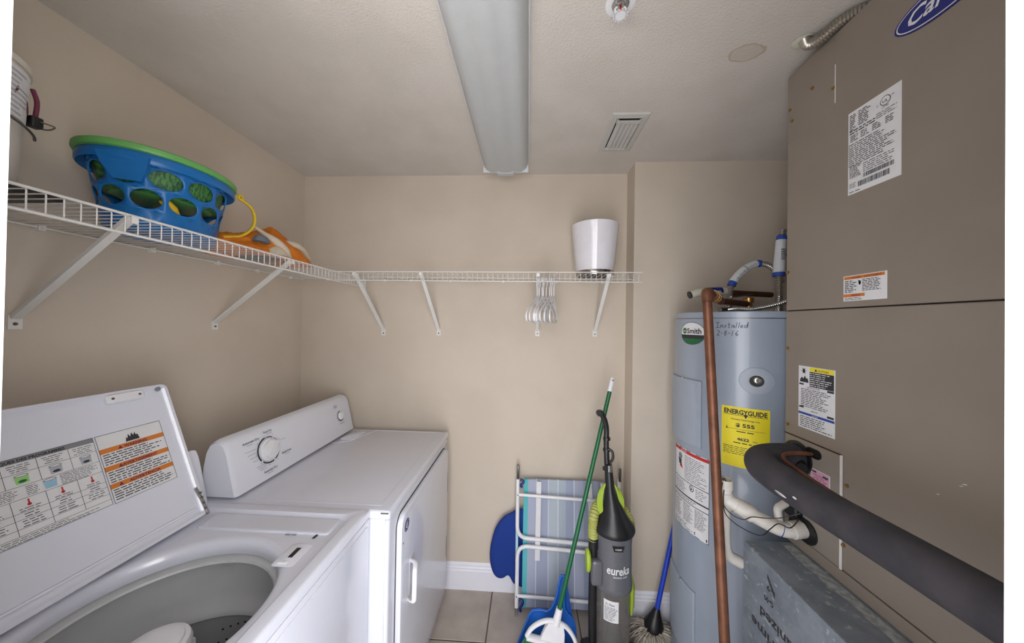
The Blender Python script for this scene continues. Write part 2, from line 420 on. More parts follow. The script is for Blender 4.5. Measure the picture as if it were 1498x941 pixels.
for a in (100, 60):
    a = math.radians(a); r = rad+.006; c = Vector((cx+r*math.cos(a), cy+r*math.sin(a), .872)); t = Vector((-math.sin(a), math.cos(a), 0)); n = Vector((-math.cos(a), -math.sin(a), 0))
    bm = bmesh.new(); loft(bm, [[c+t*p+n*q+Vector((0, 0, z)) for p, q in ((-.018, 0), (.018, 0), (.016, .011), (-.016, .011))] for z in (-.006, .004)], True, True); finish('ring_clip', fixn(bm), 'tub_dark', W)
ag = bmesh.new(); lathe(ag, [(.10, .38), (.07, .45), (.052, .55), (.05, .80), (.062, .81), (.064, .835), (.060, .846), (.052, .848), (.050, .853), (.044, .856), (.02, .857)], (cx, cy, 0), 40); ago = finish('agitator', ag, 'plastic_white', W, 40)
for k in range(6):
    a = 2*PI*k/6+.3; bm = bmesh.new(); t = Vector((-math.sin(a), math.cos(a), 0))*.005; d = Vector((math.cos(a), math.sin(a), 0)); c = Vector((cx, cy, 0))
    pr = [(.04, .40), (.15, .40), (.14, .43), (.085, .55), (.078, .74), (.075, .80), (.04, .805)]
    loft(bm, [[c+d*p+Vector((0, 0, z))+t*s for p, z in pr] for s in (-1, 1)], True, True); finish('agitator_fin', fixn(bm), 'plastic_white', W)
# lid switch, printed marks
bm = plate(-.648, -.590, .765, .848, .008, pf(.9315), [(0, 0), (0, .0006), (.002, .0014)]); sw = finish('lid_switch', bm, 'enamel_flat', W, 50)
finish('switch_slot', B(-.625, -.613, .795, .830, .9325, .9336), 'black', sw)
bm = B(-.634, -.612, .772, .779, .9318, .936, bev=.001); finish('catch', bm, 'plastic_white', sw)
p = Print(pf(.932), ['ink'])
p.lines(-.70, -.655, .875, .905, 4, 'greyink', .5); p.quad(-.645, -.625, .885, .889, 'greyink'); p.quad(-.645, -.62, .895, .898, 'greyink'); p.lines(-.68, -.62, .904, .912, 1, 'ink', .6); p.poly([(-.612, .868), (-.604, .868), (-.601, .90), (-.609, .90)], 'ink')
p.done('printed_mark', W)
# console behind the lid
def console(parent, ya, yb, xo=0, ztop=1.135, r=.045):
    prof = [(-.995, .944), (-1.003, .975), (-1.024, 1.065), (-1.035, 1.105), (-1.045, 1.125), (-1.060, ztop), (-1.078, ztop+.003), (-1.098, ztop-.008), (-1.112, 1.10), (-1.122, 1.05), (-1.126, .99), (-1.126, .944)]
    bm = bmesh.new(); rings = []
    for y, s, dz in ((ya, .90, -.012), (ya+.006, .965, -.004), (ya+.018, 1, 0), (yb-.018, 1, 0), (yb-.006, .965, -.004), (yb, .90, -.012)):
        cxp = -1.06
        rings.append([Vector((xo+cxp+(x-cxp)*s, y, .944+(z-.944)*(1+(s-1)*.5))) for x, z in prof])
    loft(bm, rings, True, True); return finish('console', fixn(bm), 'enamel_flat', parent, 35)
con = console(W, y0+.01, y1-.012, -.055, 1.11)
p = Print(lambda u, v, h: Vector((-1.05-.2235*v+h, u, .944+v)), ['ink']); p.text('R', .955, .075, .012, 'ink'); p.quad(.955, .967, .068, .070, 'ink'); p.done('printed_mark', con)
# raised lid, hinged along its lower edge
LU = Vector((-.15, 0, .398)).normalized(); LN = Vector((.398, 0, .15)).normalized(); LO = Vector((-1.0, 0, .947))
def lf(u, v, h=0): return LO+Vector((0, u, 0))+LU*v+LN*h
lid = finish('lid', plate(.372, .932, 0, .432, .018, lf, [(.004, -.02), (0, -.016), (0, .004), (.002, .008), (.010, .0085), (.013, .006), (.019, .001), (.024, 0)], 6), 'enamel', W, 40)
finish('bumper_strip', plate(.40, .91, .028, .034, .002, lf, [(0, 0), (0, .004), (.001, .005)], 3), 'enamel_flat', lid, 40)
hb = finish('lid_handle', plate(.785, .868, .398, .424, .008, lf, [(0, 0), (.0, .009), (.003, .012)], 4), 'plastic_white', lid, 40)
bm = bmesh.new()
bm.free()
for u in (.797, .856):
    bm = bmesh.new(); lathe(bm, [(.0032, 0), (.0032, .0016)], lf(u, .411, .0120), 12, rot=LN.to_track_quat('Z', 'Y').to_matrix()); finish('screw', bm, 'steel_dark', hb)
bm = bmesh.new(); lathe(bm, [(.007, 0), (.006, .004), (.002, .005)], lf(.905, .417, .006), 16, rot=LN.to_track_quat('Z', 'Y').to_matrix()); finish('bumper', bm, 'greyink', lid)
hg = finish('hinge', T([lf(.917, .09, .009), lf(.922, .05, .012), lf(.926, .012, .012), lf(.932, .0, .006)], .0045, 8), 'steel', lid, 40)
bm = bmesh.new()
for v in (.02, .038, .056, .07): lathe(bm, [(.0035, 0), (.003, .003)], lf(.921, v, .015), 10, rot=LN.to_track_quat('Z', 'Y').to_matrix())
finish('rivet', bm, 'steel_dark', hg)
# lid labels: programme chart + warnings (slightly skewed print as stuck)
p = sticker('c', lf, .40, .744, .144, .322, lid)
h = .0011
p.quad(.40, .744, .310, .322, 'greyink', h); p.text('CARACTERISTIQUES DES PROGRAMMES', .695, .3125, .0085, 'ink', w=.150, align='r', bold=.04)
p.frame(.40, .744, .144, .322, .0009, 'ink', .0013)
for v in (.287, .259, .232, .204, .190, .172, .158): p.quad(.40, .744, v, v+.0007, 'ink', .0013)
cols = [.453, .502, .551, .600, .649, .698]
for u in cols: p.quad(u, u+.0008, .259, .310, 'ink', .0014); p.quad(u, u+.0008, .158, .232, 'ink', .0014)
for u in (.428, .477, .526, .575, .624, .673, .722):
    p.lines(u-.019, u+.019, .290, .308, 4, center=True, t=.3, fill=.8)
    p.lines(u-.016, u+.016, .205, .214, 2, center=True, t=.3); p.lines(u-.010, u+.010, .192, .203, 2, center=True, t=.3); p.lines(u-.016, u+.016, .173, .189, 3, center=True, t=.3)
for c, k in ((.722, 'greyink'), (.673, 'greyink'), (.624, 'lightgreen'), (.575, 'lightgreen')):
    p.poly([(c-.009, .264), (c+.009, .264), (c+.010, .282), (c-.010, .282)], 'paleink' if k == 'greyink' else k, .0015); p.disc(c, .2815, .0102, .0030, 'greyink', .0018); p.disc(c, .2815, .008, .0018, 'paper', .0020); p.disc(c, .269, .006, .003, 'ink' if k == 'greyink' else 'greenink', .002)
p.poly([(.651, .236), (.668, .236), (.670, .255), (.649, .255)], 'lightblue', .0015); p.disc(.6595, .2545, .0105, .003, 'greyink', .0018); p.disc(.6595, .2545, .0085, .0018, 'paper', .0020)
p.lines(.675, .742, .233, .258, 7, t=.32); p.lines(.625, .645, .235, .257, 6, t=.32); p.lines(.585, .615, .235, .257, 6, t=.32)
for c in (.575, .624, .673, .722): p.disc(c, .2175, .0032, .003, 'red', .0017); p.quad(c-.0013, c+.0013, .218, .229, 'red', .0017)
p.lines(.402, .74, .145, .157, 3, t=.3)
p.done('programme_chart', lid, 'white programme chart with grey heading and small pictures')
p = sticker('w', lf, .7475, .889, .142, .322, lid)
p.frame(.7475, .889, .142, .322, .001, 'ink', .0013)
p.poly([(.803, .288), (.806, .300), (.809, .297), (.811, .308), (.815, .299), (.819, .310), (.822, .301), (.826, .309), (.828, .300), (.831, .303), (.834, .288)], 'ink')
for i, (t, v) in enumerate((('WARNING', .273), ('AVERTISSEMENT', .226), ('ADVERTENCIA', .180))):
    p.quad(.7475, .889, v, v+.0125, 'orange', .0012); p.text(t, .822, v+.0022, .0105, 'maroon', align='c', bold=.04); 
    p.poly([(.784-.012*i*.8, v+.002), (.794-.012*i*.8, v+.002), (.789-.012*i*.8, v+.011)], 'maroon', .0015)
    p.lines(.752, .884, v-.032, v-.001, 5, t=.4)
p.done('warning_label', lid, 'white warning label with three orange bands')

# ------------------------------------------------------------------ dryer
D = thing('clothes_dryer', 'white front-loading dryer with a dial console, against the back wall', 'dryer', (-.8, 1.39, 0))
y0, y1 = 1.008, 1.769
finish('cabinet', B(-1.17, -.462, y0+.004, y1-.004, .012, .905, bev=.008), 'enamel', D, 40)
finish('front_panel', plate(y0+.004, y1-.004, .02, .902, .018, lambda u, v, h: Vector((-.462+h, u, v)), [(0, 0), (.0, .004), (.004, .010), (.010, .012)]), 'enamel', D, 40)
finish('top', B(-1.16, -.446, y0, y1, .903, .935, bev=.009, seg=4), 'enamel', D, 40)
bm = bmesh.new()
for a, b in (((-.99, y0+.03), (-.49, y0+.03)), ((-.49, y0+.03), (-.49, y1-.02)), ((-.49, y1-.02), (-.86, y1-.02)), ((-.86, y1-.02), (-.92, y1-.19)), ((-.92, y1-.19), (-.99, y1-.22))):
    tube(bm, [(a[0], a[1], .9345), (b[0], b[1], .9345)], .0022, 6)
finish('embossed_line', fixn(bm), 'enamel', D, 40)
finish('lint_lid', plate(-.985, -.905, 1.60, 1.72, .008, pf(.935), [(0, 0), (.0, .002), (.003, .004)]), 'enamel', D, 50)
finish('corner_bracket', B(-.476, -.450, y0-.0015, y0+.002, .925, .929), 'steel_dark', D)
con = console(D, y0+.018, y1-.012, 0, 1.135)
def cf(u, v, h=0):  # on the sloping console face, v up the slope
    d = Vector((-.029, 0, .121)).normalized(); n = Vector((.121, 0, .029)).normalized()
    return Vector((-.995, u, .944))+d*v+n*(h+.0022)
def knob(name, u, v, r, parent, depth=.018):
    rot = Vector((.121, 0, .029)).to_track_quat('Z', 'Y').to_matrix(); bm = bmesh.new()
    lathe(bm, [(r*1.02, 0), (r, depth*.3), (r*.86, depth*.45), (r*.80, depth*.9), (r*.7, depth)], cf(u, v, 0), 32, rot=rot); k = finish(name, bm, 'plastic_white', parent, 40)
    t = Vector((0, .8, .6)).normalized(); c = cf(u, v, depth*.9); t = (cf(u+.8, v+.6)-cf(u, v)).normalized(); s = (cf(u-.6, v+.8)-cf(u, v)).normalized(); n = Vector((.121, 0, .029)).normalized()
    bm = bmesh.new(); loft(bm, [[c+t*a*r+s*b*r+n*h for a, b in ((-.8, -.09), (.8, -.14), (.8, .14), (-.8, .09))] for h in (-.002, depth*.28)], True, True); finish('pointer', fixn(bm), 'plastic_white', k)
knob('timer_dial', 1.185, .105, .043, con); knob('start_knob', 1.655, .10, .022, con, .014)
p = Print(cf, ['ink'])
def arc(u, v, r, a0, a1, t, k):
    n = 14
    for i in range(n):
        a = math.radians(a0+(a1-a0)*i/n); b = math.radians(a0+(a1-a0)*(i+1)/n)
        p.poly([(u+r*math.cos(a), v+r*math.sin(a)), (u+(r+t)*math.cos(a), v+(r+t)*math.sin(a)), (u+(r+t)*math.cos(b), v+(r+t)*math.sin(b)), (u+r*math.cos(b), v+r*math.sin(b))], k, .0006)
for a0, a1, t in ((100, 215, .006), (225, 285, .005), (295, 335, .005), (60, 95, .003), (350, 410, .0015)): arc(1.185, .105, .047, a0, a1, t, 'ink')
arc(1.655, .10, .024, 90, 330, .004, 'ink')
for t, u, v, w_ in (('Automatic Dry', 1.082, .158, .07), ('Timed Dry', 1.172, .171, .042), ('Wrinkle Prevent', 1.24, .062, .05), ('Automatic Dry', 1.145, .026, .062)):
    p.text(t, u, v, .012, 'ink', .0007, w=w_); p.quad(u+.015, u+.04, v-.007, v-.006, 'ink', .0006)
for i in range(4): p.quad(1.085+.008*i, 1.130, .128-.014*i, .1292-.014*i, 'greyink', .0006)
for i in range(3): p.quad(1.12+.006*i, 1.160, .060-.008*i, .0612-.008*i, 'greyink', .0006)
for i in range(8):
    a = math.radians(20+40*i); p.quad(1.185+.058*math.cos(a)-.002, 1.185+.058*math.cos(a)+.002, .105+.058*math.sin(a), .1065+.058*math.sin(a), 'ink', .0006)
p.quad(1.246, 1.272, .12, .1212, 'greyink', .0006)
p.disc(1.628, .158, .012, .008, 'ink', .0005); p.disc(1.628, .158, .0105, .0065, 'enamel_flat', .0008); p.text('Roper', 1.628, .1555, .006, 'ink', .0010, align='c')
p.text('Push to Start', 1.656, .058, .008, 'ink', .0006, w=.035, align='c')
p.done('lettering', con)
def df(u, v, h=0): return Vector((-.450+h, u, v))
finish('door_gap', plate(1.068, 1.718, .095, .878, .05, df, [(0, 0), (0, .0012)], 8), 'black', D)
door = finish('door', plate(1.075, 1.714, .10, .871, .046, df, [(0, 0), (0, .012), (.003, .018), (.012, .020)], 8), 'enamel', D, 40)
bm = bmesh.new(); tube(bm, rounded([df(1.165, .66, .018), df(1.148, .665, .045), df(1.120, .655, .052), df(1.117, .545, .052), df(1.130, .535, .035), df(1.142, .535, .018)], .012), .0048, 8, sq=1.7); finish('handle', fixn(bm), 'plastic_white', door, 50)
finish('handle_recess', plate(1.150, 1.20, .53, .67, .01, df, [(0, .0195), (.0, .0208), (.003, .0212)]), 'enamel', door, 40)
p = Print(df, ['navy']); p.disc(1.118, .822, .022, .022, 'navy', .0208); p.disc(1.118, .822, .0185, .0185, 'paper', .0211); p.disc(1.118, .822, .0172, .0172, 'navy', .0214)
for q in range(10):
    a, b = 2*PI*q/14+1, 2*PI*(q+1)/14+1
    p.poly([(1.118+.007*math.cos(a), .822+.007*math.sin(a)), (1.118+.0115*math.cos(a), .822+.0115*math.sin(a)), (1.118+.0115*math.cos(b), .822+.0115*math.sin(b)), (1.118+.007*math.cos(b), .822+.007*math.sin(b))], 'paper', .0217)
p.quad(1.112, 1.126, .820, .824, 'paper', .0217)
p.done('badge', door, 'round navy badge with pale emblem')
for v in (.63, .28): finish('hinge_slot', B(-.4305, -.4292, 1.695, 1.699, v, v+.11), 'steel_dark', door)
bm = bmesh.new(); lathe(bm, [(.003, -.431), (.003, -.4292)], (0, 1.088, .775), 10, ax='x'); finish('screw', bm, 'steel_dark', door)

# ------------------------------------------------------------------ wire shelving
ZS = 1.812
def shelf_left():
    t = thing('wire_shelf', 'long white wire shelf along the left wall holding basket and bucket', 'shelf', (-1.2, 1.0, ZS))
    xf = -1.0; bm = bmesh.new(); y = YF+.02
    while y < 1.815:
        tube(bm, rounded([(-1.372, y, ZS), (xf, y, ZS), (xf, y, ZS-.045)], .004, 2), .0015, 5); y += .0254
    o = finish('deck_wires', fixn(bm), 'wire_white', t, 60); o['kind'] = 'stuff'
    finish('front_rail', T([(xf+.001, YF+.01, ZS+.003), (xf+.001, 1.815, ZS+.003)], .0034, 8), 'wire_white', t, 60)
    finish('lower_rail', T([(xf+.002, YF+.01, ZS-.045), (xf+.002, 1.822, ZS-.045)], .0034, 8), 'wire_white', t, 60)
    for x in (-1.37, -1.18): finish('cross_rail', T([(x, YF+.01, ZS-.004), (x, 1.82, ZS-.004)], .003, 8), 'wire_white', t, 60)
    for y in (.45, .80, 1.06, 1.30, 1.5, 1.72):
        bm = B(-1.380, -1.362, y-.007, y+.007, ZS-.014, ZS+.004, bev=.002); lathe(bm, [(.003, -.0), (.0025, .003)], (-1.362, y, ZS-.009), 8, ax='x'); finish('wall_clip', bm, 'wire_white', t)
    finish('end_bracket', B(-1.012, -.975, 1.812, 1.829, ZS-.060, ZS+.008, bev=.003), 'wire_white', t)
def shelf_back():
    t = thing('wire_shelf', 'white wire shelf along the back wall with hangers below it', 'shelf', (-.2, 1.7, ZS))
    yf = 1.55; bm = bmesh.new(); x = -.975
    while x < .555:
        tube(bm, rounded([(x, 1.82, ZS), (x, yf, ZS), (x, yf, ZS-.042)], .004, 2), .0013, 5); x += .0256
    o = finish('deck_wires', fixn(bm), 'wire_white', t, 60); o['kind'] = 'stuff'
    finish('front_rail', T([(-1.04, yf-.001, ZS+.002), (.552, yf-.001, ZS+.008)], .0027, 8), 'wire_white', t, 60)
    finish('lower_rail', T([(-1.04, yf-.002, ZS-.042), (.552, yf-.002, ZS-.040)], .0027, 8), 'wire_white', t, 60)
    for y in (1.70, 1.817): finish('cross_rail', T([(-.98, y, ZS-.003), (.552, y, ZS-.003)], .0025, 8), 'wire_white', t, 60)
    for x in (-.86, -.70, -.46, -.15, .16, .42):
        bm = B(x-.007, x+.007, 1.812, 1.830, ZS-.014, ZS+.004, bev=.002); lathe(bm, [(.003, 0), (.0025, .003)], (x, 1.809, ZS-.009), 8, ax='y'); finish('wall_clip', bm, 'wire_white', t)
shelf_left(); shelf_back()
def bracket(top, foot, nrm, label):
    # nrm = direction away from the wall
    top, foot, nrm = Vector(top), Vector(foot), Vector(nrm); side = nrm.cross(Vector((0, 0, 1)))
    t = thing('shelf_bracket', label, 'bracket', tuple(foot), 'diagonal brackets under the wire shelves')
    d = (foot-top); dn = d.normalized(); q = dn.cross(side).normalized(); a = .009
    bm = bmesh.new()
    # U-channel strut
    sec = [(-a, 0), (-a, .010), (-a+.0015, .010), (-a+.0015, .0018), (a-.0015, .0018), (a-.0015, .010), (a, .010), (a, 0)]
    if q.dot(Vector((0, 0, -1))) > 0: q = -q
    loft(bm, [[p+side*u+q*v for u, v in sec] for p in (top, foot+dn*-.01)], True, True); finish('strut', fixn(bm), 'wire_white', t)
    bm = bmesh.new(); c = foot
    loft(bm, [[c+side*u+Vector((0, 0, v))+nrm*h for u, v in ((-.012, -.022), (.012, -.022), (.012, .016), (-.012, .016))] for h in (0, .005)], True, True); finish('foot_plate', fixn(bm), 'wire_white', t)
    bm = bmesh.new(); lathe(bm, [(.0045, 0), (.0035, .003), (.001, .0035)], c+nrm*.005+Vector((0, 0, -.008)), 12, rot=nrm.to_track_quat('Z', 'Y').to_matrix()); finish('screw', bm, 'steel_dark', t)
    bm = bmesh.new(); c = top
    loft(bm, [[c+side*u+Vector((0, 0, v))+nrm*h for u, v in ((-.007, -.014), (.007, -.014), (.007, .004), (-.007, .004))] for h in (.0015, .004)], True, True); finish('rail_clip', fixn(bm), 'wire_white', t)
    return t
bracket((-.992, .728, ZS-.004), (-1.38, .765, 1.545), (1, 0, 0), 'diagonal white bracket on left wall nearest the bucket')
bracket((-.992, 1.255, ZS-.004), (-1.38, 1.30, 1.535), (1, 0, 0), 'diagonal white bracket on left wall under the orange cloth')
bracket((-.893, 1.543, ZS-.004), (-.867, 1.83, 1.50), (0, -1, 0), 'leftmost diagonal bracket on the back wall beside the shelf corner')
bracket((-.547, 1.543, ZS-.004), (-.531, 1.83, 1.505), (0, -1, 0), 'second diagonal bracket from the left on the back wall')
bracket((.044, 1.543, ZS-.004), (.053, 1.83, 1.512), (0, -1, 0), 'diagonal bracket on back wall behind the white hangers')
bracket((.392, 1.543, ZS-.004), (.385, 1.83, 1.515), (0, -1, 0), 'diagonal bracket on back wall below the white planter')

# ------------------------------------------------------------------ hangers
def hanger_mesh():
    bm = bmesh.new(); r = .0035
    # local: y along the hanger, z up, origin on the rail under the hook
    body = rounded([(0, 0, -.085), (0, -.05, -.108), (0, -.17, -.150), (0, -.205, -.178), (0, -.197, -.206), (0, -.15, -.212), (0, .15, -.212), (0, .197, -.206), (0, .205, -.178), (0, .17, -.150), (0, .05, -.108), (0, 0, -.085)], .02, 4)
    tube(bm, body, r, 8)
    hook = [(0, 0, -.085), (0, 0, -.040)]
    for i in range(9):
        a = -PI*.05-PI*1.05*i/8; hook.append((0, .019*math.cos(a+PI)*-1-.001, -.0135-.0*i+.0185*math.sin(-a)))
    hook = [(0, 0, -.085), (0, 0, -.045), (0, .014, -.030), (0, .0195, -.012), (0, .016, .002), (0, .006, .0085), (0, -.006, .008), (0, -.013, .001), (0, -.015, -.010)]
    tube(bm, smoothpath(hook, 4), .0028, 8); return fixn(bm)
hl = ['hindmost-left white plastic hanger, leftmost on the back shelf rail', 'white plastic hanger second from the left on the rail', 'white plastic hanger third from the left on the rail', 'white plastic hanger fourth from the left on the rail',
      'white plastic hanger fourth from the right on the rail', 'white plastic hanger third from the right on the rail', 'white plastic hanger second from the right on the rail', 'rightmost white plastic hanger on the rail, a little apart']
hl[0] = 'leftmost white plastic hanger on the back shelf rail'
hx = [.043, .052, .066, .072, .086, .103, .112, .124]
h0 = finish('clothes_hanger', hanger_mesh(), 'plastic_white', None, 60)
for i, x in enumerate(hx):
    o = h0 if i == 0 else h0.copy()
    if i: C.objects.link(o)
    o.location = (x, 1.548, 1.7815-.0*i); o.rotation_euler = (0, 0, math.radians(-14-random.uniform(-2, 3)+(3 if i == 7 else 0)))
    tag(o, hl[i], 'hanger', 'white plastic hangers on the rail')

# ------------------------------------------------------------------ planter
P_ = thing('planter', 'glossy white tapered planter on a silver base standing on back shelf', 'planter', (.347, 1.675, ZS))
bm = bmesh.new(); lathe(bm, [(.096, .028), (.100, .045), (.122, .268), (.123, .272), (.120, .272), (.117, .262), (.098, .05), (.0, .048)], (.347, 1.675, ZS), 56, True, False); finish('pot', bm, 'planter', P_, 40)
bm = bmesh.new(); lathe(bm, [(.086, .004), (.097, .006), (.099, .018), (.097, .030), (.09, .032)], (.347, 1.675, ZS), 56); finish('base_ring', bm, 'steel', P_, 40)
bm = bmesh.new(); lathe(bm, [(.084, .0025), (.084, .004)], (.347, 1.675, ZS), 40)
finish('underside', bm, 'black', P_)

# ------------------------------------------------------------------ blue basket with the green tub inside
bc = Vector((-1.185, .948, ZS+.004))
def holed_shell(rx0, ry0, rx1, ry1, h, nh, rows, z0f, z1f, hr, thick):
    """tapered oval wall; rows of round holes, staggered"""
    def sf(a, t): 
        return bc+Vector(((rx0+(rx1-rx0)*t)*math.cos(a), (ry0+(ry1-ry0)*t)*math.sin(a), h*t))
    bm = bmesh.new(); da = 2*PI/nh; K = 16
    def band(t0, t1, off, n=nh*4):
        loft(bm, [[sf(off+2*PI*i/n, t) for i in range(n)] for t in (t0, t1)])
    band(0, z0f, 0); band(z1f, 1, da/2*((rows-1) % 2))
    dt = (z1f-z0f)/rows
    for r in range(rows):
        off = da/2*(r % 2); t0 = z0f+dt*r; tc = t0+dt/2
        for k in range(nh):
            ac = off+da*(k+.5); sq = []; ci = []
            for i in range(K):
                q = 2*PI*i/K; c, s = math.cos(q), math.sin(q); m = max(abs(c), abs(s))
                sq.append(sf(ac+da/2*c/m, tc+dt/2*s/m)); ci.append(sf(ac+da/2*hr*c, tc+dt/2*hr*s))
            loft(bm, [sq, ci])
    bmesh.ops.remove_doubles(bm, verts=bm.verts[:], dist=.0006); fixn(bm); return bm
BK = thing('laundry_basket', 'blue plastic basket with round holes on the left shelf', 'basket', tuple(bc))
bm = holed_shell(.105, .128, .135, .164, .200, 11, 2, .28, .90, .86, .003)
o = finish('basket_wall', bm, 'basket_blue', BK, 50); md = o.modifiers.new('s', 'SOLIDIFY'); md.thickness = .003; md.offset = 0
bm = bmesh.new(); loft(bm, [ring(bc.x, bc.y, bc.z, .103, .126, 48), ring(bc.x, bc.y, bc.z+.004, .105, .128, 48)], True, True); finish('basket_floor', fixn(bm), 'basket_blue', BK)
bm = bmesh.new(); loft(bm, [ring(bc.x, bc.y, bc.z+z, .135+d, .164+d, 56) for d, z in ((-.002, .197), (.006, .193), (.016, .178), (.019, .182), (.019, .200), (.014, .208), (.0, .205), (-.004, .200))]); bm2 = fixn(bm); finish('basket_rim', bm2, 'basket_blue', BK, 50)
bm = bmesh.new()
for s, a in ((1, math.radians(-62)),):
    c = bc+Vector((.142*math.cos(a), .170*math.sin(a), .162)); t = Vector((-math.sin(a), math.cos(a), 0)); n = Vector((math.cos(a), math.sin(a), 0))
    loft(bm, [[c+t*u+n*v+Vector((0, 0, z)) for u, v in ((-w_, -.012), (w_, -.012), (w_, d), (-w_, d))] for z, w_, d in ((-.035, .028, -.008), (.0, .045, .004), (.03, .052, .012))], True, True)
finish('grip', fixn(bm), 'basket_blue', BK)
GT = thing('green_tub', 'green oval tub nested inside the blue basket, only its rim above', 'tub', (bc.x, bc.y, bc.z+.02))
bm = bmesh.new(); loft(bm, [ring(bc.x, bc.y, bc.z+z, rx, rx*1.21, 56) for rx, z in ((.098, .112), (.110, .118), (.124, .190), (.140, .205), (.155, .209), (.157, .214), (.156, .224), (.151, .228), (.138, .226), (.12, .19), (.106, .126))], True, True); finish('tub_body', fixn(bm), ['tub_green'], GT, 40)
bm = bmesh.new(); loft(bm, [ring(bc.x, bc.y, bc.z+z, rx, rx*1.21, 56) for rx, z in ((.099, .111), (.112, .117), (.1265, .188))]); finish('woven_band', fixn(bm), 'leaf_green', GT, 40)
bm = T(smoothpath([(-1.085, 1.105, 2.010), (-1.070, 1.135, 1.99), (-1.068, 1.152, 1.955), (-1.08, 1.155, 1.915), (-1.105, 1.135, 1.880), (-1.14, 1.10, 1.868)], 5), .0045, 8, sq=1.8)
YH = finish('yellow_strap', bm, 'toy_yellow', GT, 50)
bm = bmesh.new(); lathe(bm, [(.006, -.004), (.011, -.004), (.011, .004), (.006, .004)], (-1.080, 1.102, 2.013), 18, False, False, ax='x'); finish('strap_eyelet', bm, 'toy_yellow', GT)
tag(finish('toy_cob', T([(-1.105, .88, 1.915), (-1.105, .90, 1.895), (-1.11, .93, 1.865)], [.012, .016, .008], 12), 'toy_yellow', None, 50), 'small yellow ribbed toy lying inside the blue basket', 'toy')

# ------------------------------------------------------------------ cloth pile
def cloth(name, cxx, cyy, rx, ry, hgt, mat_, seed, z0, n=40):
    bm = bmesh.new(); V = []
    for j in range(n+1):
        row = []
        for i in range(n+1):
            u = -1+2*i/n; v = -1+2*j/n; rr = math.sqrt(u*u+v*v); s = 1 if rr < 1e-6 else max(abs(u), abs(v))/rr
            x, y = u*s, v*s; q = math.hypot(x, y)
            e = 1+.14*noise.noise(Vector((x*1.6+seed, y*1.6, seed)))
            P = Vector((cxx+x*rx*e, cyy+y*ry*e, 0)); n1 = noise.noise(P*9+Vector((seed, 0, 0))); n2 = abs(noise.noise(P*22+Vector((0, seed, 0)))); n3 = abs(noise.noise(P*48+Vector((0, seed, 0))))
            hh = hgt*(1-q**3.2)*(.80+.50*n1-.30*n2-.05*n3)+.003
            P.z = z0+max(hh, .002) if q < .985 else z0+.0015
            row.append(bm.verts.new(P))
        V.append(row)
    for j in range(n):
        for i in range(n): bm.faces.new((V[j][i], V[j][i+1], V[j+1][i+1], V[j+1][i]))
    bd = [e for e in bm.edges if e.is_boundary]; bmesh.ops.holes_fill(bm, edges=bd); fixn(bm); return finish(name, bm, mat_, None, 70)
OC = thing('cloth_bundle', 'crumpled orange cloth bundle with pale sleeves on the left shelf', 'cloth', (-1.15, 1.32, ZS))
def child(o, p): o.parent = p; o.matrix_parent_inverse = p.matrix_world.inverted(); return o
child(cloth('folds', -1.13, 1.325, .13, .145, .165, 'cloth_orange', 3.1, ZS+.002), OC); child(cloth('lower_folds', -1.15, 1.20, .125, .12, .135, 'cloth_orange', 8.7, ZS+.002), OC)
bm = T(smoothpath([(-1.08, 1.36, 1.895), (-1.07, 1.40, 1.905), (-1.075, 1.44, 1.893), (-1.085, 1.475, 1.868)], 5), [.012]*3+[.017]*9+[.021]*4, 12, sq=1.0) if False else T(smoothpath([(-1.08, 1.32, 1.895), (-1.06, 1.36, 1.895), (-1.065, 1.41, 1.880), (-1.075, 1.450, 1.856)], 5), .018, 12)
o = finish('rolled_sleeve', bm, 'cloth_beige', OC, 60); o['label'] = 'pale beige rolled sleeve'
o = finish('pale_strap', T(smoothpath([(-1.10, 1.175, 1.935), (-1.07, 1.205, 1.905), (-1.05, 1.235, 1.885), (-1.04, 1.265, 1.855), (-1.04, 1.275, 1.825)], 5), [.004+.0011*i for i in range(21)], 10, sq=.8), 'cloth_beige', OC, 60)
o = child(cloth('grey_patch', -1.05, 1.165, .022, .035, .03, 'cloth_grey', 1.7, 1.862, 14), OC)
o = child(cloth('pale_fold', -1.045, 1.24, .03, .05, .05, 'cloth_beige', 5.5, ZS+.012, 18), OC)

# ------------------------------------------------------------------ bucket and tray at the left edge
BU = thing('bucket', 'white plastic bucket with wire handle at left end of the shelf', 'bucket', (-1.20, .515, ZS+.014))
c = (-1.20, .520, ZS+.018)
bm = bmesh.new(); lathe(bm, [(.122, 0), (.126, .005), (.138, .262), (.142, .262), (.142, .275), (.136, .277), (.130, .27), (.118, .01)], c, 56, True, True); finish('bucket_body', bm, 'bucket_white', BU, 40)
def bf(u, v, h=0):
    a = u; r = .1265+.012*(v/.262)+.0015+h; return Vector((c[0]+r*math.cos(a), c[1]+r*math.sin(a), c[2]+v))
p = Print(bf, ['paper'])
p.quad(.05, .95, .15, .255, 'paper', .0002, 10); p.lines(.08, .9, .155, .25, 9, 'paleink', .3)
p.done('paper_label', BU)
finish('wire_handle', T([(c[0]+.146*math.cos(a), c[1]+.146*math.sin(a), c[2]+.150-.02*math.sin(max(0, a*1.5))) for a in [-1.2+2.3*i/20 for i in range(21)]], .0025, 8), 'steel_dark', BU, 60)
bm = B(-1.135, -1.115, .635, .653, c[2]+.155, c[2]+.18, bev=.003); finish('handle_lug', bm, 'black', BU)
finish('hook', T(smoothpath([(-1.115, .647, c[2]+.17), (-1.105, .662, c[2]+.168), (-1.108, .657, c[2]+.158), (-1.118, .650, c[2]+.156)], 4), .0018, 6), 'steel_dark', BU)
p = Print(bf, ['maroon']); p.poly([(.55, .200), (.95, .175), (1.08, .165), (1.08, .19), (.9, .20), (.6, .217)], 'maroon', .001); p.done('red_smear', BU)
